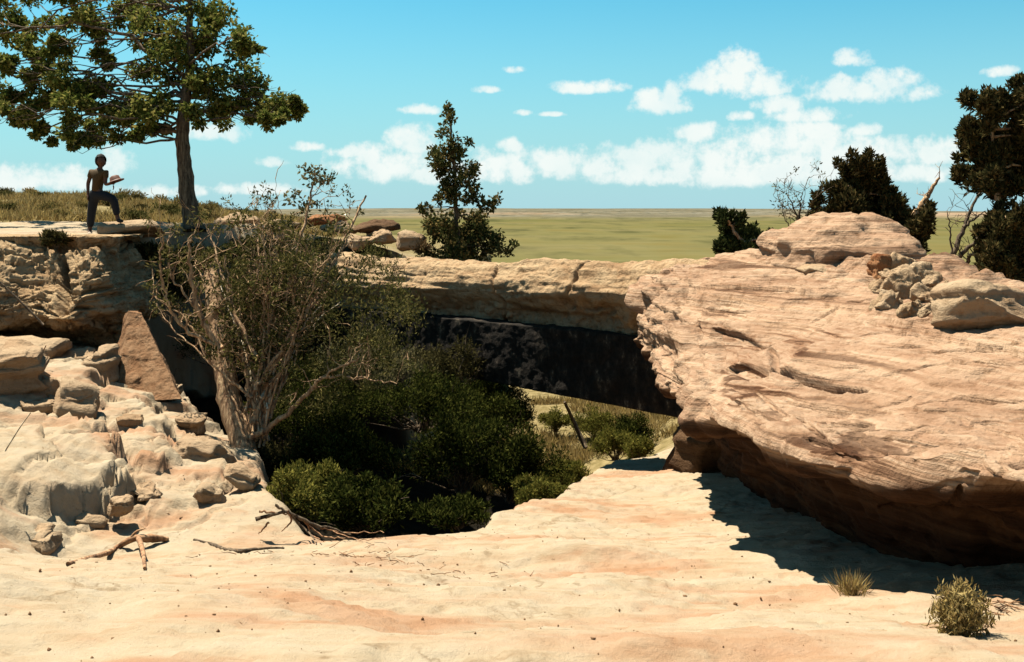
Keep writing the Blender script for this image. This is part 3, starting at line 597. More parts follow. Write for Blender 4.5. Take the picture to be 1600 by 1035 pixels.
# left bank blocks
rock_px('boulder', 'small pale rock fallen below the right end of the lowest ledges', 168, 206, 778, 806, 11.7, .16, seed=46, mat='bank', boxy=.5, cuts=6)
rock_px('boulder', 'narrow pale slab leaning on the bank left of the stump', 92, 150, 600, 650, 14.8, .4, seed=48, mat='bank', boxy=.8, cuts=3, rot=(14, 12, 20), joint=.03)
rock_px('boulder', 'grey rounded boulder at the foot of the twisted shrub trunk', 274, 372, 684, 734, 14.0, .42, seed=47, mat='bank', boxy=.4, cuts=7, rot=(6, 10, 5))
rock_px('boulder', 'small white flat rock beside the twisted shrub trunk base', 348, 412, 726, 768, 13.0, .25, seed=49, mat='bank', boxy=.5, cuts=7, rot=(8, 22, 12))
rock_px('boulder', 'knobbly shadowed boulder at the left edge below the cliff', -30, 64, 545, 645, 15.4, .6, seed=55, mat='bank', boxy=.85, cuts=3, rough=.15, rot=(8, 4, 20), sub=6, strata=.055)
rock_px('boulder', 'small rounded rock between the left edge boulder and the slab', 60, 108, 590, 640, 15.6, .35, seed=57, mat='bank', boxy=.3, cuts=8, rough=.14)
rock_px('boulder', 'upper pale block beside the left side of the stump', 132, 176, 548, 606, 17.3, .4, seed=58, mat='bank', boxy=.85, cuts=3, strata=.055)
rock_px('boulder', 'pale shelf rock at the left edge under the dark cliff recess', -40, 90, 532, 566, 18.0, .7, seed=60, mat='bank', boxy=.85, cuts=3, rot=(6, 4, 0), strata=.055)

# angular slabs stepping down the bank, one by one
rg0 = np.random.default_rng(19)
def ground_hit(px, py):
    Y = np.linspace(6, 24, 1200); x = (px-800)/F*Y; z = (HOR-py)/F*Y; g = height(x, Y); i = int(np.argmax(g > z)); return x[i], Y[i], g[i]
for i, (px, py, w) in enumerate([(300,668,40),(232,772,40),(150,812,40),(60,640,40),(118,560,40),(30,600,36),(255,612,36),(60,842,44),(330,776,30),(205,660,30)]):
    x, y, z = ground_hit(px, py); hw = w/F*y*.62
    rock('broken_rock', ['loose angular rock below the right side of the stump', 'loose rock on the slope right of the broad pale bench', 'loose rock in front of the broad pale bench above the driftwood fork', 'flat loose rock at the back of the broad pale bench', 'loose block just left of the triangular stump', 'loose rock on the upper bench near the left edge', 'small loose rock at the front foot of the triangular stump', 'loose rock on the floor left of the driftwood branch', 'loose rock on the slope below the grey boulder at the shrub trunk', 'small flat loose rock between stump and broad bench'][i], 'rock', (x, y, z+hw*.04), (hw, hw*rg0.uniform(.7, 1.1), hw*rg0.uniform(.26, .45)), (rg0.uniform(2, 16), rg0.uniform(-4, 10), rg0.uniform(-40, 40)), 600+i, 'bank', None, sub=5, boxy=.95, cuts=3, rough=.10, strata=.03, joint=.05)

# step of rock under the raised foot and rubble on the left rim
rock_px('boulder', 'flat pale rock step under the raised foot of the person', 158, 262, 346, 372, 22.3, .6, seed=66, mat='bank', boxy=.75, cuts=3, rough=.05)
for i, (x0, x1, y0, y1, Y, mt, lb) in enumerate([
    (478,545,334,350,26.5,'redrock','flat rusty slab left on the far rim behind the shrub top'),
    (505,560,345,366,25.8,'bank','pale broken block below the flat rusty slab on the rim'),
    (552,622,344,362,25.6,'darkrock','dark flat log slab at the right end of the far rim'),
    (570,618,356,384,25.2,'crumbly','crumbling pale block under the dark flat slab'),
    (618,668,364,392,24.6,'bank','pale rounded rock by the foot of the young cottonwood'),
    (405,470,342,362,26.4,'bank','pale low block on the rim behind the shrub'),
    (340,405,336,358,26.8,'bank','pale smooth rock right of the big cottonwood trunk'),
    (540,580,366,392,24.8,'bank','small tan block near the left end of the stone log')]):
    rock_px('rim_rock', lb, x0, x1, y0, y1, Y, .5, seed=70+i, mat=mt, boxy=.5, cuts=7, rough=.12)

# ------------------------------------------------------------------ left cliff
def build_cliff():
    S = []
    prof = lambda dx, dy, k: [(0,20.9+dy,545),(0,20.6+dy,528),(0,20.3+dy,514),(0,19.15+dy+k,503),(0,18.75+dy+k,485),(0,19.0+dy,455),(0,19.4+dy,425),(0,19.9+dy,398),(0,20.3+dy,386),(0,20.2+dy,379),(0,20.1+dy,372),(0,20.3+dy,367),(0,21.5+dy,366),(0,23.5+dy,362)]
    for px, dy, k in [(-700,-.5,0),(-350,-.2,.1),(-150,.1,0),(-40,0,.1),(30,.15,-.1),(75,.35,.2),(110,.1,0),(150,-.1,-.1),(176,.1,0)]:
        row = []
        for (_, Y, py) in prof(0, dy, k): x = (px-800)/F*20.2; row.append((x, Y, (HOR-py)/F*20.2))
        S.append(row)
    base = np.array(S[-1])
    for ox, oy in [(.12,.45),(.10,1.2),(-.05,2.4),(-.4,4.0)]:
        r = base.copy(); r[:, 0] += ox; r[:, 1] = np.maximum(r[:, 1], 19.9)*0.25+20.2*.75+oy; r[:, 2] = base[:, 2]
        r[:, 0] -= (base[:, 1]-19.3)*.45; S.append(r.tolist())
    C = np.array(S, float)
    G = catmull(C, 640); G = np.swapaxes(catmull(np.swapaxes(G, 0, 1), 340), 0, 1)
    N = grid_normals(G); P = G.reshape(-1, 3); Nn = N.reshape(-1, 3)
    if np.mean(Nn[:, 1]) > 0: Nn = -Nn
    d = strata_disp(P, Nn, 205, .07, 7.0, .18, .12, .035, (.01, .0))+blocks(P, (.75, .75, .34), 210)*.085+blocks(P, (.3, .3, .14), 214)*.03
    for ln, w, dep in [([(95,390),(92,430),(90,470),(96,500)],.16,.35), ([(20,425),(60,428),(90,420)],.06,.15), ([(100,440),(140,452),(176,448)],.07,.18), ([(10,395),(60,400),(150,396)],.05,.14), ([(0,470),(40,476),(80,480)],.07,.2), ([(125,470),(160,480)],.06,.15)]:
        W = np.array([nearest(P, a, b) for a, b in ln]); d -= carve(P, W, w, dep)
    P = P+Nn*d[:, None]; top = np.where(P[:, 1] > 19.4, -.45, -.42); P[:, 2] = np.where(P[:, 2] > top, top+(P[:, 2]-top)*.12, P[:, 2])
    o = link('cliff', mesh_np('cliff', P, grid_faces(G.shape[0], G.shape[1]), 4), M['cliff'])
    tag(o, 'low yellow layered cliff with undercut foot below the person at left', 'cliff')
build_cliff()

# ------------------------------------------------------------------ petrified log and its concrete beam
LOGP = np.array([at(380,428,26.0), at(470,432,24.9), at(560,440,23.6), at(680,446,22.1), at(800,453,20.8), at(920,458,19.4), at(1040,462,18.1), at(1130,464,17.2), at(1230,468,16.2)])
def build_log():
    n, m = 700, 170
    A = catmull(LOGP, n); A[:, 2] -= .09; T = np.gradient(A, axis=0); T /= np.linalg.norm(T, axis=1, keepdims=True)
    up = np.array([0, 0, 1.0]); S = np.cross(T, up); S /= np.linalg.norm(S, axis=1, keepdims=True); U = np.cross(S, T)
    th = np.linspace(0, 2*np.pi, m, endpoint=False)
    s = np.cumsum(np.r_[0, np.linalg.norm(np.diff(A, axis=0), axis=1)])
    R = .62+.05*np.sin(s*.7)+.03*np.sin(s*2.1+1)
    D = S[:, None]*np.cos(th)[None, :, None]+U[:, None]*np.sin(th)[None, :, None]
    lw = sstep(.25, -.75, np.sin(th)); D = D*np.ones((n, 1, 1)); hcut = 1-.5*lw
    G = A[:, None]+(S[:, None]*(np.cos(th)*hcut)[None, :, None]+U[:, None]*np.sin(th)[None, :, None])*R[:, None, None]
    P = G.reshape(-1, 3); Dn = D.reshape(-1, 3)
    sv = np.repeat(s, m); tv = np.tile(th, n)
    Q = np.stack([sv*.5, np.cos(tv)*2.2, np.sin(tv)*2.2], 1)
    d = fbm(Q, 4, 301)*.07+fbm(np.stack([sv*1.2, np.cos(tv)*8, np.sin(tv)*8], 1), 3, 305)*.022+fbm(P*5, 4, 307)*.022
    low = sstep(.1, -.7, np.sin(tv))
    d += low*(np.abs(fbm(P*2.0, 4, 311))*.20-.05)
    h = sstep(.38, .6, vn(P*np.array([3.2, 3.2, 3.6]), 315))*sstep(.35, -.2, np.sin(tv))*sstep(-.9, -.4, np.sin(tv)); d -= h*.14
    for cs, k in ((6.3,.03),(8.2,.10),(10.4,.09),(4.4,.04)):        # cross breaks
        q = sv-(cs+.12*np.sin(tv*2+cs)+.08*vn(np.stack([tv*2, tv*0+cs, tv*0], 1), 9)); d -= np.exp(-(q/.035)**2)*k
    P = P+Dn*d[:, None]
    o = link('petrified_log', mesh_np('petrified_log', P, grid_faces(n, m, True), 4), M['log'])
    tag(o, 'long tan petrified log spanning the gully as a natural bridge', 'petrified log')
build_log()
def build_beam():
    a = np.array(at(430,0,25.2))[:2]; b = np.array(at(1110,0,17.5))[:2]
    root = thing('support_beam', (float(b[0]), float(b[1]), -3.3), 'dark pitted concrete beam running under the stone log', 'beam')
    t = np.linspace(0, 1, 300); ax = (b-a); L = np.linalg.norm(ax); ax /= L; nrm = np.array([ax[1], -ax[0]])     # towards the camera
    if nrm[1] > 0: nrm = -nrm
    zt = -2.02-.02*t; zb = np.interp(t, [0, .24, 1], [-2.90, -2.98, -3.30])
    # outline round the section, finely divided so that the pits are geometry
    sec = []
    for k in range(46): sec.append(('f', k/45))
    for k in range(1, 14): sec.append(('t', k/14))
    for k in range(46): sec.append(('b', 1-k/45))
    for k in range(1, 14): sec.append(('u', k/14))
    G = np.zeros((len(t), len(sec), 3)); O = np.zeros_like(G); w = .30
    for j, (f, q) in enumerate(sec):
        off = {'f': w, 't': w-2*w*q, 'b': -w, 'u': -w+2*w*q}[f]
        z = {'f': zb+(zt-zb)*q, 't': zt, 'b': zb+(zt-zb)*q, 'u': zb}[f]
        c = a[None]+ax[None]*(t*L)[:, None]+nrm[None]*off
        G[:, j, :2] = c; G[:, j, 2] = z
        O[:, j, :2] = nrm*({'f': 1, 'b': -1}.get(f, 0)); O[:, j, 2] = {'t': 1, 'u': -.25}.get(f, 0)
    P = G.reshape(-1, 3); Dn = O.reshape(-1, 3)
    d = fbm(P*2.5, 6, 401, .6)*.022
    P = P+Dn*d[:, None]
    me = mesh_np('beam', P, grid_faces(len(t), len(sec), True), 4)
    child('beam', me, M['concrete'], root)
    # rock abutment at the right end, its shade put into the dark rock colour
    bm = rock_mesh('rock_abutment', (.75, .6, .75), 411, 5, .45, 6, .16, .04)
    o = link('rock_abutment', bm, M['darkrock'], root); o.location = (-.05, .1, -.55); o.rotation_euler = (0, 0, math.atan2(ax[1], ax[0]))
build_beam()

# ------------------------------------------------------------------ triangular stump
def build_stump():
    b = np.array([at(163,604,17.6), at(180,614,17.0), at(283,608,17.15), at(262,560,19.3), at(180,560,19.3)])
    t = np.array([at(197,489,18.65), at(201,487,18.5), at(222,491,18.55), at(216,486,18.85), at(200,486,18.85)]); b[:, 2] -= .15
    def ring(c, n=140):
        seg = np.linspace(0, len(c), n, endpoint=False); i = seg.astype(int); f = (seg-i)[:, None]; return c[i]*(1-f)+c[(i+1) % len(c)]*f
    B = ring(b); T = ring(t); k = np.linspace(0, 1, 110)
    G = B[None]*(1-k)[:, None, None]+T[None]*k[:, None, None]; cen = G.mean(1, keepdims=True)
    D = G-cen; D[..., 2] = 0; D /= np.linalg.norm(D, axis=-1, keepdims=True)
    P = G.reshape(-1, 3); Dn = D.reshape(-1, 3)
    d = fbm(P*np.array([5, 5, .8]), 4, 501)*.035+fbm(P*7, 4, 503)*.012; P = P+Dn*d[:, None]
    Fc = grid_faces(110, 140, True); top = P[-140:].mean(0)+np.array([0, 0, .02]); P = np.vstack([P, top])
    me = bpy.data.meshes.new('stump'); cap = [((109*140+j), 109*140+(j+1) % 140, len(P)-1) for j in range(140)]
    me.from_pydata(P.tolist(), [], Fc.tolist()+cap); me.update()
    for p in me.polygons: p.use_smooth = True
    tag(link('petrified_stump', me, M['stump']), 'reddish brown triangular petrified log end standing under the cliff', 'petrified stump')
build_stump()

# ------------------------------------------------------------------ trees
def px_paths(pts, Y0, Y1, r0, r1, rng, n=14, amp=.05):
    """a limb through picture points with depth from Y0 to Y1"""
    k = len(pts); C = np.array([at(p[0], p[1], Y0+(Y1-Y0)*i/max(1, k-1)) for i, p in enumerate(pts)], float)
    A = catmull(C, n) if k > 2 else np.linspace(C[0], C[1], n)
    A[1:-1] += rng.normal(size=(n-2, 3))*amp*.1
    return A, np.linspace(r0, r1, n)
def limb_to(base_pts, target, r0, r1, rng, n=9, amp=.07, sag=.04):
    B = np.asarray(base_pts); low = B[B[:, 2] < target[2]+.25] if np.any(B[:, 2] < target[2]+.25) else B[:2]
    s = low[np.argmin(np.linalg.norm(low-target, axis=1)+.25*np.abs(low[:, 2]-target[2]))]
    return wiggly(s, target, n, amp, rng, sag), np.linspace(r0, r1, n)

def cottonwood():
    rng = np.random.default_rng(11); Yt = 25.0
    root = thing('cottonwood_tree', at(302,352,Yt), 'large spreading cottonwood leaning on the rim at top left', 'tree')
    trunk, rad = px_paths([(304,364),(299,340),(292,290),(286,235),(286,190),(292,140),(298,95),(296,40),(300,-20)], Yt, Yt+.3, .27, .07, rng, 40, .1)
    rad = np.interp(np.linspace(0, 1, 40), [0, .08, .3, .5, 1], [.30, .21, .165, .14, .05])
    child('trunk', tube_mesh('trunk', [(trunk, rad)], 18, 2, .06), M['bark_dark'], root)
    cl = [(300,60,60),(345,65,52),(372,112,50),(415,150,40),(445,165,24),(335,140,52),(288,130,46),(255,110,42),(262,30,58),(395,172,28),(315,20,50),(355,170,34),(465,165,12),(430,185,16),(290,170,30),(385,75,24),
          (40,35,36),(95,28,42),(150,36,44),(200,40,42),(52,88,30),(110,118,40),(150,138,42),(205,150,40),(60,165,30),(28,192,24),(100,185,36),(150,205,26),(185,190,34),(232,172,34),(190,8,46),(128,226,16),(12,150,20),(70,206,18),(235,45,36),(40,0,40),(110,-10,40),(240,205,14),(215,215,10),(10,95,22),(-20,40,40),(-30,120,40),(-30,180,30),(90,70,22),(165,85,20),(180,170,30),(60,130,26),(130,160,34)]
    clusters = []; limbs = []; twigs = []
    for i, (x, y, r) in enumerate(cl):
        Y = Yt+.6+rng.normal()*.9+(.6 if x < 230 else 0); c = np.array(at(x, y, Y)); rr = r/F*Y
        for k in range(6):
            o = rng.normal(size=3)*rr*.5; clusters.append((*(c+o), rr*.40, rr*.5, rr*.33))
        p, q = limb_to(trunk[8:], c, .035, .008, rng, 12, .10, .06); limbs.append((p, q))
        for k in range(4):
            twigs.append((wiggly(p[6+k], c+rng.normal(size=3)*rr*.7, 6, .12, rng), np.linspace(.014, .004, 6)))
    for pts in ([(290,215),(240,195),(190,165),(130,180),(60,200)], [(290,120),(230,75),(150,45),(70,40),(-20,55)], [(290,180),(350,170),(410,165),(450,165)], [(288,150),(215,150),(140,130),(40,120),(-20,110)]):
        p, q = px_paths(pts, Yt+.2, Yt+1.0, .055, .015, rng, 16, .5); limbs.append((p, q))
    for p in limbs: child('branch', tube_mesh('branch', [p], 7), M['bark_dark'], root)
    child('twig', tube_mesh('twig', twigs, 5), M['bark_dark'], root)
    child('crown', cloud_leaves('crown', clusters, 190, .105, rng, -.15, .5, .6, .6), M['lf_cotton'], root)
cottonwood()

def young_tree():
    rng = np.random.default_rng(21); Yt = 24.6
    root = thing('young_cottonwood', at(716,402,Yt), 'slender young cottonwood with leafy base standing behind the stone log', 'tree')
    trunk, _ = px_paths([(716,404),(713,340),(710,270),(704,210),(702,165)], Yt, Yt, .06, .01, rng, 24, .15)
    child('trunk', tube_mesh('trunk', [(trunk, np.linspace(.07, .012, 24))], 10), M['bark_dark'], root)
    cl = [(701,172,10),(702,195,13),(690,208,9),(706,225,18),(700,250,22),(720,240,14),(732,222,8),(686,262,18),(676,240,9),(710,275,24),(738,270,10),(728,290,18),(694,292,18),(712,310,18),(730,312,12),(715,332,12),(682,308,10),(740,260,7),
          (705,352,26),(740,345,22),(760,330,16),(772,315,10),(682,345,20),(664,330,10),(720,375,34),(690,385,26),(755,380,24),(775,388,18),(795,394,10),(672,392,16),(700,398,30),(745,395,26),(655,322,5)]
    clusters = []; limbs = []
    for x, y, r in cl:
        Y = Yt+rng.normal()*.25; c = np.array(at(x, y, Y)); rr = r/F*Y
        for k in range(3): clusters.append((*(c+rng.normal(size=3)*rr*.5), rr*.65, rr*.8, rr*.75))
        limbs.append(limb_to(trunk, c, .016, .005, rng, 8, .1, -.03))
    [child('branch', tube_mesh('branch', [l], 5), M['bark_dark'], root) for l in limbs]
    child('crown', cloud_leaves('crown', clusters, 150, .085, rng, .05, .5, .6, .6, .2), M['lf_mid'], root)
young_tree()

def juniper(label, base, Y, cl, trunk_pts=None, mat='lf_juniper', seed=1, per=620, size=.10, trunk_r=.09, group=None):
    rng = np.random.default_rng(seed); root = thing('juniper_tree', at(base[0], base[1], Y), label, 'tree', group)
    tp = trunk_pts or [base, (base[0], base[1]-30), (cl[0][0], cl[0][1])]
    trunk, _ = px_paths(tp, Y, Y, .1, .02, rng, 20, .2); child('trunk', tube_mesh('trunk', [(trunk, np.linspace(trunk_r, .02, 20))], 9), M['bark_red'], root)
    clusters = []; limbs = []
    for x, y, r in cl:
        YY = Y+rng.normal()*.45; c = np.array(at(x, y, YY)); rr = r/F*YY
        for k in range(8): clusters.append((*(c+rng.normal(size=3)*rr*.48), rr*.42, rr*.44, rr*.6))
        limbs.append(limb_to(trunk, c, .03, .01, rng, 8, .1, .02))
    [child('branch', tube_mesh('branch', [l], 6), M['bark_red'], root) for l in limbs]
    child('crown', cloud_leaves('crown', clusters, per, size, rng, .75, .55, .42, .4, .22), M[mat], root)
juniper('big dark domed juniper rising behind the domed boulder', (1352,400), 21.0, [(1345,262,18),(1322,272,14),(1362,280,24),(1335,300,30),(1310,300,14),(1370,315,30),(1330,335,34),(1305,330,16),(1385,310,14),(1395,340,24),(1360,355,30),(1410,350,16),(1390,370,20),(1345,375,26),(1310,360,14)], seed=31)
juniper('small pointed juniper just left of the big domed juniper', (1276,372), 20.5, [(1277,305,6),(1277,320,9),(1275,336,12),(1270,352,13),(1284,350,10),(1264,364,10)], seed=32, trunk_r=.05)
juniper('low dark juniper with a pointed tip right of the big domed juniper', (1432,400), 20.5, [(1452,325,7),(1450,342,11),(1440,355,14),(1425,352,14),(1430,372,18),(1412,368,14),(1448,366,10)], seed=33, trunk_r=.06)
juniper('rounded green juniper bush at the left foot of the right outcrop', (1160,412), 20.5, [(1138,345,12),(1155,345,10),(1150,365,22),(1132,368,14),(1175,372,18),(1140,388,20),(1195,378,12),(1170,392,22),(1208,380,7)], mat='lf_juniper_green', seed=34, trunk_r=.06)
juniper('tall dark juniper crown at the right edge on a bare stem', (1585,470), 19.5, [(1515,155,14),(1540,175,22),(1570,170,22),(1600,160,26),(1518,195,20),(1550,215,26),(1590,215,28),(1515,235,20),(1540,255,26),(1580,258,26),(1510,272,16),(1545,285,20),(1585,290,18),(1625,200,30),(1625,260,26),(1560,308,12),(1528,290,14),(1590,135,12)],
        [(1590,470),(1580,400),(1562,320),(1556,260),(1550,190)], seed=35)
juniper('dense dark juniper filling the lower right edge behind the boulders', (1575,475), 18.5, [(1565,335,16),(1590,345,20),(1550,355,16),(1575,375,28),(1545,390,18),(1600,385,26),(1555,415,24),(1590,425,26),(1545,440,16),(1580,455,26),(1610,450,24),(1630,400,30),(1540,365,8)], seed=36)

def dead_tree(name, label, cat, base, Y, stems, mat, leaves=None, seed=1, twigs=6, leafmat='lf_grey', spread=.6, lsize=.06, lper=60, twl=.5, parts='stem'):
    rng = np.random.default_rng(seed); root = thing(name, at(base[0], base[1], Y), label, cat)
    tw = []; tips = []
    for pts, r0, r1, Y1 in stems:
        p, q = px_paths(pts, Y, Y1, r0, r1, rng, max(10, 6*len(pts)), .13)
        child(parts, tube_mesh(parts, [(p, q)], 9, seed, .05), M['twig_pale' if name == 'shrub_tree' and r0 < .03 and rng.random() < .10 else mat], root)
        for k in range(twigs):
            i = rng.integers(len(p)//4, len(p)); L = twl*(.4+rng.random()); d = rng.normal(size=3)*np.array([.8, .7, .5])+np.array([0, 0, 1.0]); e = p[i]+d/np.linalg.norm(d)*L
            w = wiggly(p[i], e, 8, .10, rng); tw.append((w, np.linspace(min(q[i]*.5, .012), .003, 8))); tips.append(w)
            for m in range(2):
                j = rng.integers(3, 8); d2 = rng.normal(size=3)+np.array([0, 0, .4]); w2 = wiggly(w[j], w[j]+d2/np.linalg.norm(d2)*L*.5, 5, .16, rng); tw.append((w2, np.linspace(.006, .002, 5))); tips.append(w2)
    if tw: child('twig', tube_mesh('twig', tw, 4), M[mat], root)
    if leaves is not None:
        C = []
        for t in tips:
            if rng.random() < leaves: c = t[-1]; C.append((*c, .09, .09, .09))
        if C: child('foliage', cloud_leaves('foliage', C, lper, lsize, rng, .2, .5, .4, .6), M[leafmat], root)
    return root, rng

def shrub_tree():
    st = [([(385,722),(366,650),(352,580),(342,520),(334,465),(330,425)],.19,.10,16.6),
          ([(392,718),(398,650),(400,580),(394,500),(384,430),(372,345)],.055,.012,17.0),
          ([(346,545),(318,505),(302,450),(296,390),(300,372)],.045,.012,15.3),
          ([(340,540),(288,512),(262,470),(250,410),(256,372)],.028,.010,15.0),
          ([(318,500),(296,470),(268,430),(262,380)],.02,.008,15.6),
          ([(396,660),(428,570),(446,470),(466,385),(482,325),(488,285)],.04,.012,16.4),
          ([(400,660),(446,570),(492,470),(530,390),(572,306)],.038,.014,17.4),
          ([(392,684),(440,655),(482,615),(508,586),(560,560)],.045,.012,14.6),
          ([(400,610),(420,520),(428,430),(440,335)],.026,.01,16.0),
          ([(398,640),(380,560),(365,480),(352,400)],.03,.012,15.8),
          ([(410,600),(470,500),(510,430),(545,370)],.035,.008,16.2),
          ([(400,560),(360,470),(338,400),(326,352)],.03,.008,16.5),
          ([(390,640),(405,540),(412,440),(400,370)],.04,.008,17.5),
          ([(404,600),(455,520),(485,440),(515,400)],.03,.008,15.6),
          ([(510,590),(560,590),(620,600)],.02,.006,14.8)]
    rs = np.random.default_rng(3)
    for i in range(34):
        bx = rs.uniform(380, 425); tx = bx+rs.normal()*62+15; ty = rs.uniform(345, 500); st.append(([(bx, rs.uniform(600, 700)), ((bx*2+tx)/3+rs.normal()*8, 590-rs.random()*40), ((bx+tx*2)/3+rs.normal()*10, (590+2*ty)/3), (tx, ty)], rs.uniform(.014, .026), .005, rs.uniform(14.8, 17.6)))
    root, rng = dead_tree('shrub_tree', 'straggly half-bare shrub tree with twisted tan trunk in the left gully', 'tree', (388,722), 15.2, st, 'bark_red', .42, 61, 9, 'lf_olive', .6, .06, 24, .5)
    # leaf sprays at the tips that stand against the sky and in the belly of the shrub
    cl = []
    for x, y, r, Y in [(490,272,20,16.4),(472,262,8,16.4),(505,282,12,16.4),(452,312,10,16.4),(476,322,16,16.4),(498,318,8,16.4),(462,300,8,16.4),(562,330,6,17.4),(520,352,8,17)]:
        c = at(x, y, Y); rr = r/F*Y; cl.append((*c, rr, rr, rr*.8))
    child('tip_foliage', cloud_leaves('tip_foliage', cl, 130, .07, rng, .1, .5, .55, .6, .18), M['lf_grey'], root)
    cl = []
    for i in range(120):
        x = rng.uniform(320, 660); y = rng.uniform(390, 660); Y = rng.uniform(15.0, 18.5)
        if (x-480)**2/170**2+(y-500)**2/140**2 > 1: continue
        rr = rng.uniform(.12, .3); cl.append((*at(x, y, Y), rr, rr, rr*1.2))
    child('foliage', cloud_leaves('foliage', cl, 170, .065, rng, .6, .4, .30, .6, .25), M['lf_olive'], root)
    st2 = [([(400,700),(390,600),(380,520)],.02,.008,15.6)]
shrub_tree()
dead_tree('dead_snag', 'bare leaning dead snag left of the tall juniper at right', 'tree', (1478,425), 19.0, [([(1478,425),(1492,390),(1510,345),(1528,305)],.06,.02,19.2),([(1480,420),(1510,390),(1545,355)],.05,.02,18.8),([(1488,400),(1484,360),(1480,330)],.02,.006,19),([(1500,425),(1520,400),(1560,385)],.04,.012,18.7),([(1505,355),(1540,330)],.03,.008,19)], 'bark_dark', None, 71, 5, twl=.35)
dead_tree('dead_snag', 'broken reddish snag stub poking up between the junipers', 'tree', (1425,350), 20.6, [([(1422,360),(1435,330),(1450,305),(1468,278)],.09,.02,20.6),([(1440,318),(1452,300)],.03,.008,20.6)], 'bark_red', None, 72, 3, twl=.25)
dead_tree('bare_shrub', 'thin twiggy bare shrub left of the small pointed juniper', 'shrub', (1252,372), 20.3, [([(1250,372),(1246,340),(1230,305)],.03,.006,20.3),([(1252,370),(1250,330),(1254,300)],.03,.006,20.3),([(1240,365),(1228,345),(1222,320)],.015,.004,20.3),([(1252,365),(1262,330),(1290,275)],.012,.003,20.3)], 'bark_dark', .25, 73, 8, 'lf_grey', .5, .06, 14, .4)

# ------------------------------------------------------------------ shrubs
def bush(name, label, c, r, mat, seed, n=900, size=.06, up=.6, asp=.3, group=None, cat='shrub', stems=14, stem_mat='bark_dark', lumps=9, wild=1.0):
    rng = np.random.default_rng(seed); c = np.array(c, float); z0 = hz(c[0], c[1]) if c[2] is None or np.isnan(c[2]) else c[2]-r[2]
    base = (float(c[0]), float(c[1]), float(c[2]-r[2]))
    root = thing(name, base, label, cat, group); b = np.array(base)
    cl = []; st = []
    for i in range(lumps):
        d = rng.normal(size=3); d[2] = abs(d[2])*.8; d /= np.linalg.norm(d); e = c+d*np.array(r)*rng.uniform(.2, .75)*wild-np.array([0, 0, r[2]*.35]); s = rng.uniform(.3, .55)
        cl.append((*e, r[0]*s*(.62 if lumps > 9 else 1), r[1]*s*(.62 if lumps > 9 else 1), r[2]*s*(.8 if lumps > 9 else 1.1)))
    for i in range(stems):
        e = cl[i % lumps][:3]+rng.normal(size=3)*np.array(r)*.2; st.append((wiggly(b+rng.normal(size=3)*np.array([.06, .06, 0])*r[0], e, 7, .1, rng), np.linspace(.012*max(r[0], .4)*1.6, .003, 7)))
    child('stem', tube_mesh('stem', st, 5), M[stem_mat], root)
    child('foliage', cloud_leaves('foliage', cl, n/lumps, size, rng, up, .5, asp, .5), M[mat], root)
    return root
def bush_px(label, x, y, Y, rx, ry, mat, seed, **kw):
    c = at(x, y, Y); a = rx/F*Y*1.1; b = ry/F*Y
    name = kw.pop('name', 'gully_shrub'); return bush(name, label, c, (a, a*.9, b), mat, seed, **kw)
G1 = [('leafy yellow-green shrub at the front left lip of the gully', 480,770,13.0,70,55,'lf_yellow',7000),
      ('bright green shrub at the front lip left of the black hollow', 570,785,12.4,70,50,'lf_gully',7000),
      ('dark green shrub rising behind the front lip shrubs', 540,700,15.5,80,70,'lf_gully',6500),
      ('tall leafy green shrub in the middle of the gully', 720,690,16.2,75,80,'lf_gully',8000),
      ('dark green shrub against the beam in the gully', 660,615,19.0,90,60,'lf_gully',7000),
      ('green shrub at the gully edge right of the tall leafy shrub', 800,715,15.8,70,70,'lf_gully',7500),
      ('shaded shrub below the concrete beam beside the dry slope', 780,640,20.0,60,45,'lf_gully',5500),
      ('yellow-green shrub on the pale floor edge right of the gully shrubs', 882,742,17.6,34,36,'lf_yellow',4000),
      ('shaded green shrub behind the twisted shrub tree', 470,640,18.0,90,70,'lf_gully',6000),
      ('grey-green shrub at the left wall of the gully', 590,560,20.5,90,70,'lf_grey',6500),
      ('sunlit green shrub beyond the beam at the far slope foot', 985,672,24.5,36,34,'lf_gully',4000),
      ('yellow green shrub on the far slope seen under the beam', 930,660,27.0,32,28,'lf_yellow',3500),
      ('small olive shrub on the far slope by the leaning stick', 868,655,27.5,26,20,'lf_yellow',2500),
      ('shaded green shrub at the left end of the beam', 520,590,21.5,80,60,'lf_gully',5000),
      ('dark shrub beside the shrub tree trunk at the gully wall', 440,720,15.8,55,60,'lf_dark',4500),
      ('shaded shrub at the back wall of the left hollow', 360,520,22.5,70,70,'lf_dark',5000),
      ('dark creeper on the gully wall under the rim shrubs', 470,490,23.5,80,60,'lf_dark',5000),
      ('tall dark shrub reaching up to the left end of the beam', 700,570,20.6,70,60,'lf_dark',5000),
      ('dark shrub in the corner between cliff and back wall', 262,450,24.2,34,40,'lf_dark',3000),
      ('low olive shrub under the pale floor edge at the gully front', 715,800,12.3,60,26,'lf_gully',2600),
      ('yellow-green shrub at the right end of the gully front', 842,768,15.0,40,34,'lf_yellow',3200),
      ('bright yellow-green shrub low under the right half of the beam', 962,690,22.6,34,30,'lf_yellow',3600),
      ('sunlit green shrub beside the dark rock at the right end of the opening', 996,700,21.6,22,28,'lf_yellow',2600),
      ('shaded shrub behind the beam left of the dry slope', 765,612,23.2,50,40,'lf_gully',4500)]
for i, (lb, x, y, Y, rx, ry, mt, n) in enumerate(G1): bush_px(lb, x, y, Y, rx, ry, mt, 200+i, n=int(n*1.9), size=.06, lumps=34, stems=34, asp=.34, wild=1.3)
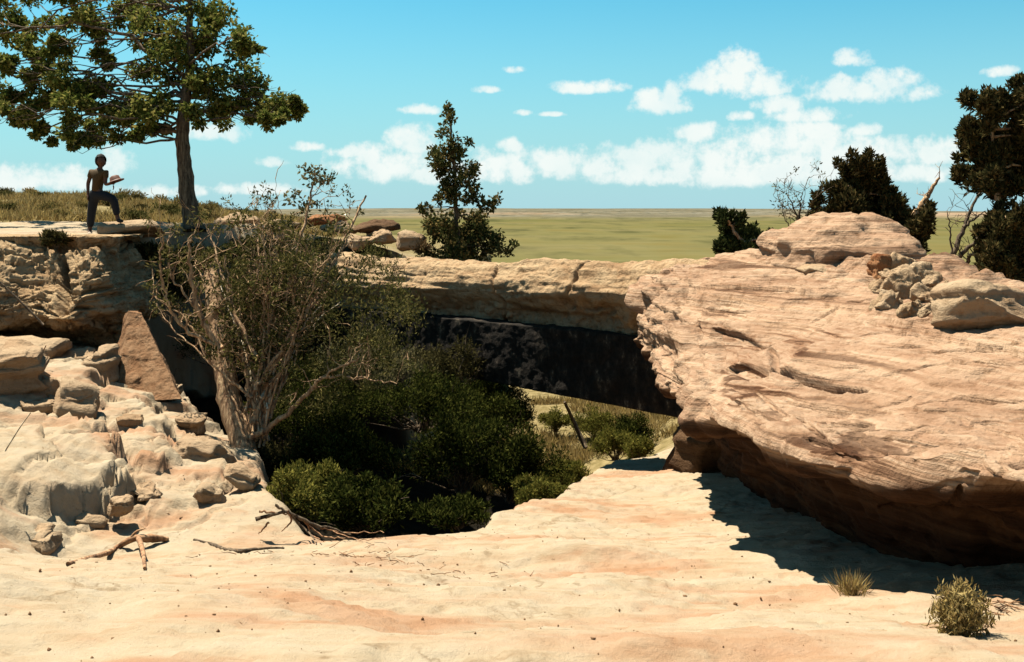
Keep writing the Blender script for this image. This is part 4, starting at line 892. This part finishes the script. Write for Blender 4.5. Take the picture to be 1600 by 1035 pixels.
RIM = [('dark shrub overhanging the rim just right of the person', 225,392,22.6,42,26),('dense dark shrub under the big cottonwood trunk', 300,400,23.6,50,32),('dark shrub on the rim right of the big cottonwood trunk', 372,392,24.0,44,26),
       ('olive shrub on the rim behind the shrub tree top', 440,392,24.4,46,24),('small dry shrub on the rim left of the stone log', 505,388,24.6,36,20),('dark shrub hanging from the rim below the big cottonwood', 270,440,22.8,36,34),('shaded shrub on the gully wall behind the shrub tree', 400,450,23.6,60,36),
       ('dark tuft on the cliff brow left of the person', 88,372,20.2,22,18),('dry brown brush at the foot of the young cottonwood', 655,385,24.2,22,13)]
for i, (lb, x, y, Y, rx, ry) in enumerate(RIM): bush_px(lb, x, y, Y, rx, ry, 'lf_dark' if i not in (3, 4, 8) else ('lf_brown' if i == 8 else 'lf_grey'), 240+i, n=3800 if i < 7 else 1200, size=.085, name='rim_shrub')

# scrub on the left hill, one by one
rng = np.random.default_rng(77); SC = []
while len(SC) < 85:
    Y = rng.uniform(29, 44); px = rng.uniform(-60, 345); SC.append(((px-800)/F*Y, Y))
xy = np.array(SC); zz = height(xy[:, 0], xy[:, 1])
proto = []
for k in range(4): proto.append(bush('hill_shrub', ['low olive scrub bush on the grassy hill behind the person', 'low tan scrub bush on the grassy hill behind the person', 'straw-coloured grass bush on the hill behind the person', 'dark brown scrub bush on the grassy hill behind the person'][k], (0, 0, .22), (.42, .4, .24), ['lf_olive', 'lf_sage', 'straw', 'lf_dark'][k], 300+k, n=700, size=.10, up=.5, group='dry scrub on the left hill', stems=8, lumps=6))
def copy_thing(src, loc, rz=0, sc=1.0, label=None):
    o = src.copy(); COL.objects.link(o); o.location = loc; o.rotation_euler = (0, 0, rz); o.scale = (sc,)*3
    if label: o['label'] = label
    for ch in src.children:
        c = ch.copy(); COL.objects.link(c); c.parent = o
    return o
for i, ((x, y), z) in enumerate(zip(SC, zz)):
    p = (x, y, float(z)-.03); s = rng.uniform(.4, 1.05)
    if i < 4: proto[i].location = p; proto[i].scale = (s,)*3
    else: copy_thing(proto[i % 4], p, rng.uniform(0, 6), s)

# ------------------------------------------------------------------ grass
def on_ground(px, py, lift=0.0):
    """where the line of sight through a picture point meets the ground"""
    Y = np.linspace(3, 30, 2000); x = (px-800)/F*Y; z = (HOR-py)/F*Y; g = height(x, Y); i = np.argmax(g > z); return np.array([x[i], Y[i], g[i]+lift])
def blades(name, roots, n, h, lean, rng, width=.006, spread=.08):
    P = []; D = []; L = []
    for r in roots:
        p = np.array(r)+np.c_[rng.normal(size=(n, 2))*spread, np.zeros(n)]; d = np.c_[rng.normal(size=(n, 2))*lean, np.ones(n)]
        P.append(p); D.append(d); L.append(h*(.4+.8*rng.random(n)))
    P = np.vstack(P); D = np.vstack(D); L = np.concatenate(L); V, Fc = leaf_arrays(P, D, L, np.full(len(L), width), rng); return mesh_np(name, V, Fc, 4, False)
def tuft(name, label, px, py, Y, n, h, lean, width, spread, mats, seed, group=None):
    rng = np.random.default_rng(seed); x, y, z = on_ground(px, py, -.01).tolist()
    root = thing(name, (x, y, z), label, 'grass', group)
    for i, (mt, k) in enumerate(mats): child('blades', blades('blades', [(x, y, z)], int(n*k), h*(1-.2*i), lean, rng, width, spread), M[mt], root)
    return root
tuft('grass_tuft', 'small golden grass tuft at the edge of the overhang shadow', 1330, 930, 7.6, 260, .17, .55, .006, .035, [('straw', 1), ('lf_brown', .3)], 81)
rngt = np.random.default_rng(83)
def sage_clump():
    x, y, z = on_ground(1502, 992).tolist(); root = thing('dry_bush', (x, y, z), 'round dry straw-coloured bush in the lower right corner', 'shrub'); b = np.array((x, y, z)); rg = np.random.default_rng(84)
    st = []; Ps = []
    for i in range(120):
        d = rg.normal(size=3)*np.array([.75, .75, .3])+np.array([0, 0, .85]); d /= np.linalg.norm(d); L = .215*(.55+.55*rg.random()); w = wiggly(b+rg.normal(size=3)*np.array([.05, .05, 0]), b+d*L*np.array([.62, .62, 1.0]), 7, .12, rg); st.append((w, np.linspace(.0028, .001, 7))); Ps += [w[3], w[4], w[5], w[6], w[6]]
    child('stem', tube_mesh('stem', st, 4), M['straw'], root)
    P = np.repeat(np.array(Ps), 6, 0)+rg.normal(size=(len(Ps)*6, 3))*.014; D = rg.normal(size=P.shape)*.6+np.array([0, 0, .9]); L = .028*(.5+rg.random(len(P)))
    V, Fc = leaf_arrays(P, D, L, L*.28, rg); child('foliage', mesh_np('foliage', V, Fc, 4, False), M['straw'], root)
sage_clump()
def litter(label, px, py, Y, n, sp, seed):
    rg = np.random.default_rng(seed); x, y, _ = at(px, py, Y); root = thing('dry_twigs', (x, y, hz(x, y)), label, 'twigs'); st = []
    for i in range(n):
        a = np.array([x, y, 0])+np.array([rg.normal()*sp, rg.normal()*sp*.8, 0]); t = rg.uniform(0, 6.28); L = rg.uniform(.05, .16); b = a+np.array([math.cos(t), math.sin(t), 0])*L
        a[2] = hz(a[0], a[1])+.006; b[2] = hz(b[0], b[1])+.006+rg.random()*.03; st.append((wiggly(a, b, 5, .1, rg), np.linspace(.004, .002, 5)))
    child('twig', tube_mesh('twig', st, 5), M['drift'], root)
litter('scattered dry twigs right of the dry bush in the corner', 1562, 955, 6.4, 26, .10, 91)
litter('fine dry twigs scattered left of the exposed roots', 400, 872, 9.6, 36, .40, 93)
litter('sparse dry twigs in the middle of the pale floor', 720, 900, 8.6, 22, .5, 94)
litter('dark dry litter strewn over the pale floor near the roots', 560, 880, 9.3, 40, .35, 92)

def far_grass():
    rg = np.random.default_rng(95); n = 9000
    X = rg.uniform(-3, 4.5, n); Y = rg.uniform(23.5, 31, n); ok = sdist(PLATEAU, X, Y) < -.3; X, Y = X[ok], Y[ok]; Z = height(X, Y)-.01
    m = fbm(np.stack([X, Y, 0*X], 1)*1.0, 2, 5) > -.25; R = np.stack([X, Y, Z], 1)[m]
    k = 5; P = np.repeat(R, k, 0)+np.c_[rg.normal(size=(len(R)*k, 2))*.05, np.zeros(len(R)*k)]; D = np.c_[rg.normal(size=(len(P), 2))*.45, np.ones(len(P))]; L = .30*(.4+.8*rg.random(len(P)))
    V, Fc = leaf_arrays(P, D, L, np.full(len(L), .022), rg); o = link('dry_grass', mesh_np('dry_grass', V, Fc, 4, False), M['straw']); o['kind'] = 'stuff'; tag(o, 'dry yellow grass on the slope beyond the beam', 'grass')
    n = 16000; X = rg.uniform(-26, -5, n); Y = rg.uniform(28.5, 46, n); Z = height(X, Y)-.01; m = fbm(np.stack([X, Y, 0*X], 1)*.5, 2, 6) > -.35; R = np.stack([X, Y, Z], 1)[m]
    k = 4; P = np.repeat(R, k, 0)+np.c_[rg.normal(size=(len(R)*k, 2))*.08, np.zeros(len(R)*k)]; D = np.c_[rg.normal(size=(len(P), 2))*.45, np.ones(len(P))]; L = .26*(.4+.8*rg.random(len(P)))
    V, Fc = leaf_arrays(P, D, L, np.full(len(L), .03), rg); o = link('hill_grass', mesh_np('hill_grass', V, Fc, 4, False), M['straw']); o['kind'] = 'stuff'; tag(o, 'golden dry grass covering the left hill', 'grass')
far_grass()

# ------------------------------------------------------------------ dead wood on the floor
def driftwood():
    a = on_ground(106, 886, .02); rg = np.random.default_rng(5)
    root = thing('driftwood', a.tolist(), 'forked brown driftwood branch lying on the pale rock floor at left', 'branch')
    Y = a[1]; p0 = a; p1 = on_ground(168, 872, .05); p2 = on_ground(205, 862, .10); p3 = on_ground(228, 856, .09); p4 = on_ground(262, 846, .02)
    A = catmull(np.array([p0, p1, p2, p3, p4]), 22); child('branch', tube_mesh('branch', [(A, np.interp(np.linspace(0, 1, 22), [0, .15, .6, .8, 1], [.016, .024, .034, .045, .02]))], 9, 1, .10), M['drift'], root)
    q = on_ground(226, 892, .015); B = catmull(np.array([A[13], (A[13]+q)/2+np.array([.02, -.02, .02]), q]), 10); child('branch', tube_mesh('branch', [(B, np.linspace(.028, .012, 10))], 8, 2, .1), M['drift'], root)
    C = catmull(np.array([A[10], A[10]+np.array([.05, .04, .07]), A[10]+np.array([.14, .06, .10])]), 6); child('branch', tube_mesh('branch', [(C, np.linspace(.018, .006, 6))], 7, 3, .1), M['drift'], root)
driftwood()
def roots_():
    rg = np.random.default_rng(6); b = on_ground(448, 800, .03); root = thing('exposed_roots', b.tolist(), 'tangle of exposed dry roots at the front left gully lip', 'roots')
    for pts, r in [([(400,812),(425,806),(450,800),(470,812),(500,828)],.022), ([(450,798),(455,815),(440,830)],.014), ([(462,806),(490,820),(520,826),(548,836)],.018), ([(430,790),(450,802),(480,830),(492,850)],.016), ([(470,810),(505,838),(540,848)],.010), ([(405,800),(430,800),(462,805)],.013), ([(480,815),(486,835),(500,852)],.012), ([(500,826),(540,832),(600,842)],.008), ([(420,815),(410,828),(404,835)],.012), ([(520,830),(560,846),(600,850)],.006)]:
        P = np.array([on_ground(x, y, r*.6+rg.uniform(0, .05)) for x, y in pts]); P = np.array([p if p[1] < 11.35 else np.array(at(x, y, 11.2)) for p, (x, y) in zip(P, pts)]); A = catmull(P, 16); A[:, 2] += rg.normal(size=16)*.006
        child('root', tube_mesh('root', [(A, np.linspace(r, r*.35, 16))], 7, 3, .12), M['drift'] if r < .016 else M['bark_dark'], root)
    r2 = thing('dry_root', on_ground(305, 848, 0).tolist(), 'long thin dark root lying across the pale floor below the boulders', 'root')
    P = np.array([on_ground(x, y, .008) for x, y in [(303,845),(330,852),(352,860),(376,864),(400,860),(425,858),(444,858)]]); child('root', tube_mesh('root', [(catmull(P, 30), np.interp(np.linspace(0, 1, 30), [0, .5, 1], [.014, .02, .008]))], 7, 4, .15), M['bark_dark'], r2)
    st = np.array([at(882,628,24.0), at(897,660,24.2), at(915,700,24.0)]); s = thing('leaning_stick', tuple(st[2]), 'dark dead stick leaning on the dry slope under the beam', 'stick'); child('stick', tube_mesh('stick', [(catmull(st, 10), np.linspace(.03, .06, 10))], 7, 2, .1), M['bark_dark'], s)
    for lb, pts, Y, r, m in [('thin bare dark stick slanting across the cliff at the left edge', [(-10,432),(30,470),(68,508)], 18.6, .022, 'bark_dark'), ('short pale dead stem hanging over the rocks at the left edge', [(48,645),(30,670),(8,705)], 11.0, .008, 'twig_pale'), ('thin brown stem on the rocks below the cliff recess', [(72,540),(62,560),(54,572)], 16.5, .012, 'drift')]:
        A = np.array([at(x, y, Y) for x, y in pts]); s = thing('dead_stick', tuple(A[-1]), lb, 'stick'); child('stick', tube_mesh('stick', [(catmull(A, 12), np.linspace(r*.7, r, 12))], 7, 2, .08), M[m], s)
roots_()
def pebbles():
    rg = np.random.default_rng(8); V0, F0 = ico(1); VV = []; FF = []; o = 0; n = 900
    X = rg.uniform(-4, 2.6, n); Y = rg.uniform(4.2, 13, n)**1.0; ok = (sdist(PIT, X, Y) < -.1) & (np.abs(X/Y) < .5); X, Y = X[ok], Y[ok]; Z = height(X, Y)
    for x, y, z in zip(X, Y, Z):
        s = .0025+.010*rg.random()**5; VV.append(V0*(s*(.6+.8*rg.random(3)))*(1+.25*rg.normal(size=(len(V0), 1)))+np.array([x, y, z+s*.25])); FF.append(F0+o); o += len(V0)
    ob = link('pebbles', mesh_np('pebbles', np.vstack(VV), np.vstack(FF), 3), M['stump']); ob['kind'] = 'stuff'; tag(ob, 'small dark pebbles scattered over the pale rock floor', 'pebbles')
pebbles()

# ------------------------------------------------------------------ person
def skin_mesh(name, joints, edges, root_i, sub=2):
    me = bpy.data.meshes.new(name); me.from_pydata([j[0] for j in joints], edges, []); o = bpy.data.objects.new('tmp', me); COL.objects.link(o)
    s = o.modifiers.new('s', 'SKIN'); s.use_smooth_shade = True; u = o.modifiers.new('u', 'SUBSURF'); u.levels = sub; u.render_levels = sub
    for v, j in zip(me.skin_vertices[0].data, joints): v.radius = j[1] if isinstance(j[1], tuple) else (j[1], j[1])
    me.skin_vertices[0].data[root_i].use_root = True
    dg = bpy.context.evaluated_depsgraph_get(); r = bpy.data.meshes.new_from_object(o.evaluated_get(dg)); bpy.data.objects.remove(o)
    for p in r.polygons: p.use_smooth = True
    return r
def person():
    Y = 22.0
    def J(px, py, dy=0.0):
        x, _, z = at(px, py, Y); return (x, Y+dy, z)
    root = thing('person', J(139, 367), 'person in tan shirt and dark trousers, one foot up on a rock, holding a hat', 'person')
    jt = [(J(151,303), (.12,.10)), (J(152,292), (.115,.09)), (J(154,280), (.13,.095)), (J(155,271), (.135,.09)), (J(156.5,263.5), .045), (J(157.5,258), .05),   # 0 pelvis .. 5 neck top
          (J(142,269,.04), .05), (J(136,287,.05), .04), (J(137.5,303,.0), .03), (J(138.5,308,-.01), .034),                                     # 6-9 near arm
          (J(167,270,-.06), .048), (J(168,289,-.12), .038), (J(179,287.5,-.22), .029), (J(183,286,-.25), .032),                                # 10-13 holding arm
          (J(146,306,.03), .088), (J(141.5,333,.05), .062), (J(138.5,359,.06), .042), (J(141,365,-.03), .038), (J(144,366,-.10), .03),         # 14-18 standing leg
          (J(157,305,-.04), .088), (J(181,311,-.12), .066), (J(186.5,340,-.10), .043), (J(189,345.5,-.14), .038), (J(196,346.5,-.2), .03),      # 19-23 raised leg
          (J(158,248,-.02), (.075,.09))]
    ed = [(0,1),(1,2),(2,3),(3,4),(4,5),(3,6),(6,7),(7,8),(8,9),(3,10),(10,11),(11,12),(12,13),(0,14),(14,15),(15,16),(16,17),(17,18),(0,19),(19,20),(20,21),(21,22),(22,23),(5,24)]
    # fingers: each its own chain rooted in the palm
    def fingers(pi, d, side, curl):
        p = np.array(jt[pi][0]); d = np.array(d); side = np.array(side); cu = np.array(curl)
        for k, (o, L) in enumerate([(-.027,.065),(-.009,.078),(.009,.074),(.027,.058)]):
            a = p+d*.035+side*o; b = a+d*L*.5+cu*L*.15; c = b+d*L*.35+cu*L*.4; i = len(jt); jt.extend([(tuple(a), .010), (tuple(b), .0095), (tuple(c), .008)]); ed.extend([(pi, i), (i, i+1), (i+1, i+2)])
        a = p-side*.034+d*.0; b = a-side*.012+d*.03; c = b+d*.028; i = len(jt); jt.extend([(tuple(a), .011), (tuple(b), .010), (tuple(c), .008)]); ed.extend([(pi, i), (i, i+1), (i+1, i+2)])
    fingers(9, (.03, -.1, -1), (0, 1, 0), (.6, 0, 0)); fingers(13, (.9, -.3, .1), (.1, .3, .9), (-.2, -.6, 0))
    body = child('body', skin_mesh('body', jt, ed, 0), M['skin'], root)
    grow = lambda i, g: (jt[i][0], tuple(r+g for r in (jt[i][1] if isinstance(jt[i][1], tuple) else (jt[i][1],)*2)))
    sh = [grow(0,.012),grow(1,.018),grow(2,.02),grow(3,.02),(J(156,266.5),(.07,.07)),grow(6,.022),(J(138.5,279,.045),(.06,.06)),grow(10,.022),(J(167.5,280,-.09),(.058,.058))]
    child('shirt', skin_mesh('shirt', sh, [(0,1),(1,2),(2,3),(3,4),(3,5),(5,6),(3,7),(7,8)], 0), M['shirt'], root)
    tr = [grow(0,.022),(J(151.5,295),(.13,.11)),grow(14,.022),grow(15,.026),(J(138.7,357,.06),(.068,.068)),grow(19,.022),grow(20,.026),(J(186,338,-.10),(.066,.066))]
    child('trousers', skin_mesh('trousers', tr, [(0,1),(0,2),(2,3),(3,4),(0,5),(5,6),(6,7)], 0), M['trousers'], root)
    child('shoe', skin_mesh('shoe', [(J(138.5,363.5,.08),(.052,.05)),(J(140.5,365,.0),(.05,.045)),(J(143.5,366,-.12),(.044,.032))], [(0,1),(1,2)], 0), M['shoe'], root)
    child('shoe', skin_mesh('shoe', [(J(186.5,343.5,-.09),(.052,.05)),(J(190,345,-.14),(.05,.042)),(J(197,346,-.2),(.044,.03))], [(0,1),(1,2)], 0), M['shoe_dark'], root)
    # head with brow, nose, mouth, ears; short rounded hair
    V, Fc = ico(4); hc = np.array(J(158, 252.5, -.01)); H = V*np.array([.078, .092, .112]); face = np.array([.55, -.83, 0])
    f = V@face; up = V[:, 2]; side = V@np.array([.83, .55, 0])
    nose = np.exp(-((side/.13)**2+((up+.12)/.2)**2))*(f > 0)*.024; brow = np.exp(-(((up-.12)/.1)**2))*(f > .5)*.007; eye = np.exp(-(((np.abs(side)-.36)/.14)**2+((up-.0)/.1)**2))*(f > .3)*.012
    mouth = np.exp(-((side/.3)**2+((up+.5)/.06)**2))*(f > .3)*.008; chin = np.exp(-((side/.3)**2+((up+.85)/.2)**2))*(f > 0)*.012
    H = H+face*(nose+brow-eye-mouth+chin)[:, None]; H[:, :2] *= (1-.18*sstep(-.2, -1, up))[:, None]
    child('head', mesh_np('head', H+hc, Fc, 3), M['skin'], root)
    back = (f < .42) | (up > .48); Hh = V*np.array([.108, .115, .135])*(1+.05*fbm(V*9, 3, 3))[:, None]+np.array([-.012, .018, .018])
    keep = back[Fc].all(1); child('hair', mesh_np('hair', Hh+hc, Fc[keep], 3), M['hair'], root)
    for s in (-1, 1):
        ear = V*np.array([.014, .022, .032])+hc+np.array([.83, .55, 0])*.082*s+np.array([0, 0, -.01]); child('ear', mesh_np('ear', ear, Fc, 3), M['skin'], root)
    # the brown hat held out in the hand, brim and crown seen from the side
    a = np.array(J(179, 287, -.27)); b = np.array(J(197.5, 280.5, -.27)); ax = (b-a)/np.linalg.norm(b-a)
    hat = thing('hat', tuple((a+b)/2), 'brown hat held out in the right hand of the person', 'hat'); up_ = np.array([-ax[2], 0, ax[0]]); fw = np.array([0, 1.0, 0])
    th = np.linspace(0, 2*np.pi, 40, endpoint=False); prof = [(0,.075),(.05,.075),(.088,.06),(.10,.02),(.115,.008),(.16,.0),(.165,-.008),(.158,-.012),(.10,-.006),(.085,.03)]
    R = []
    for r, h in prof: R.append((a+b)/2+np.cos(th)[:, None]*ax*r*1.05+np.sin(th)[:, None]*fw*r*.95+up_*(h*1.5))
    child('brim', mesh_np('brim', np.array(R).reshape(-1, 3), grid_faces(len(prof), 40, True), 4), M['book'], hat)
    c0 = np.array(J(184, 290, -.25)); cloth = [(c0, (.03,.012)), (c0+np.array([.01,0,-.05]), (.022,.01)), (c0+np.array([-.005,0,-.10]), (.012,.008))]
    child('strap', skin_mesh('strap', [(tuple(p), r) for p, r in cloth], [(0,1),(1,2)], 0), M['book'], hat)
person()
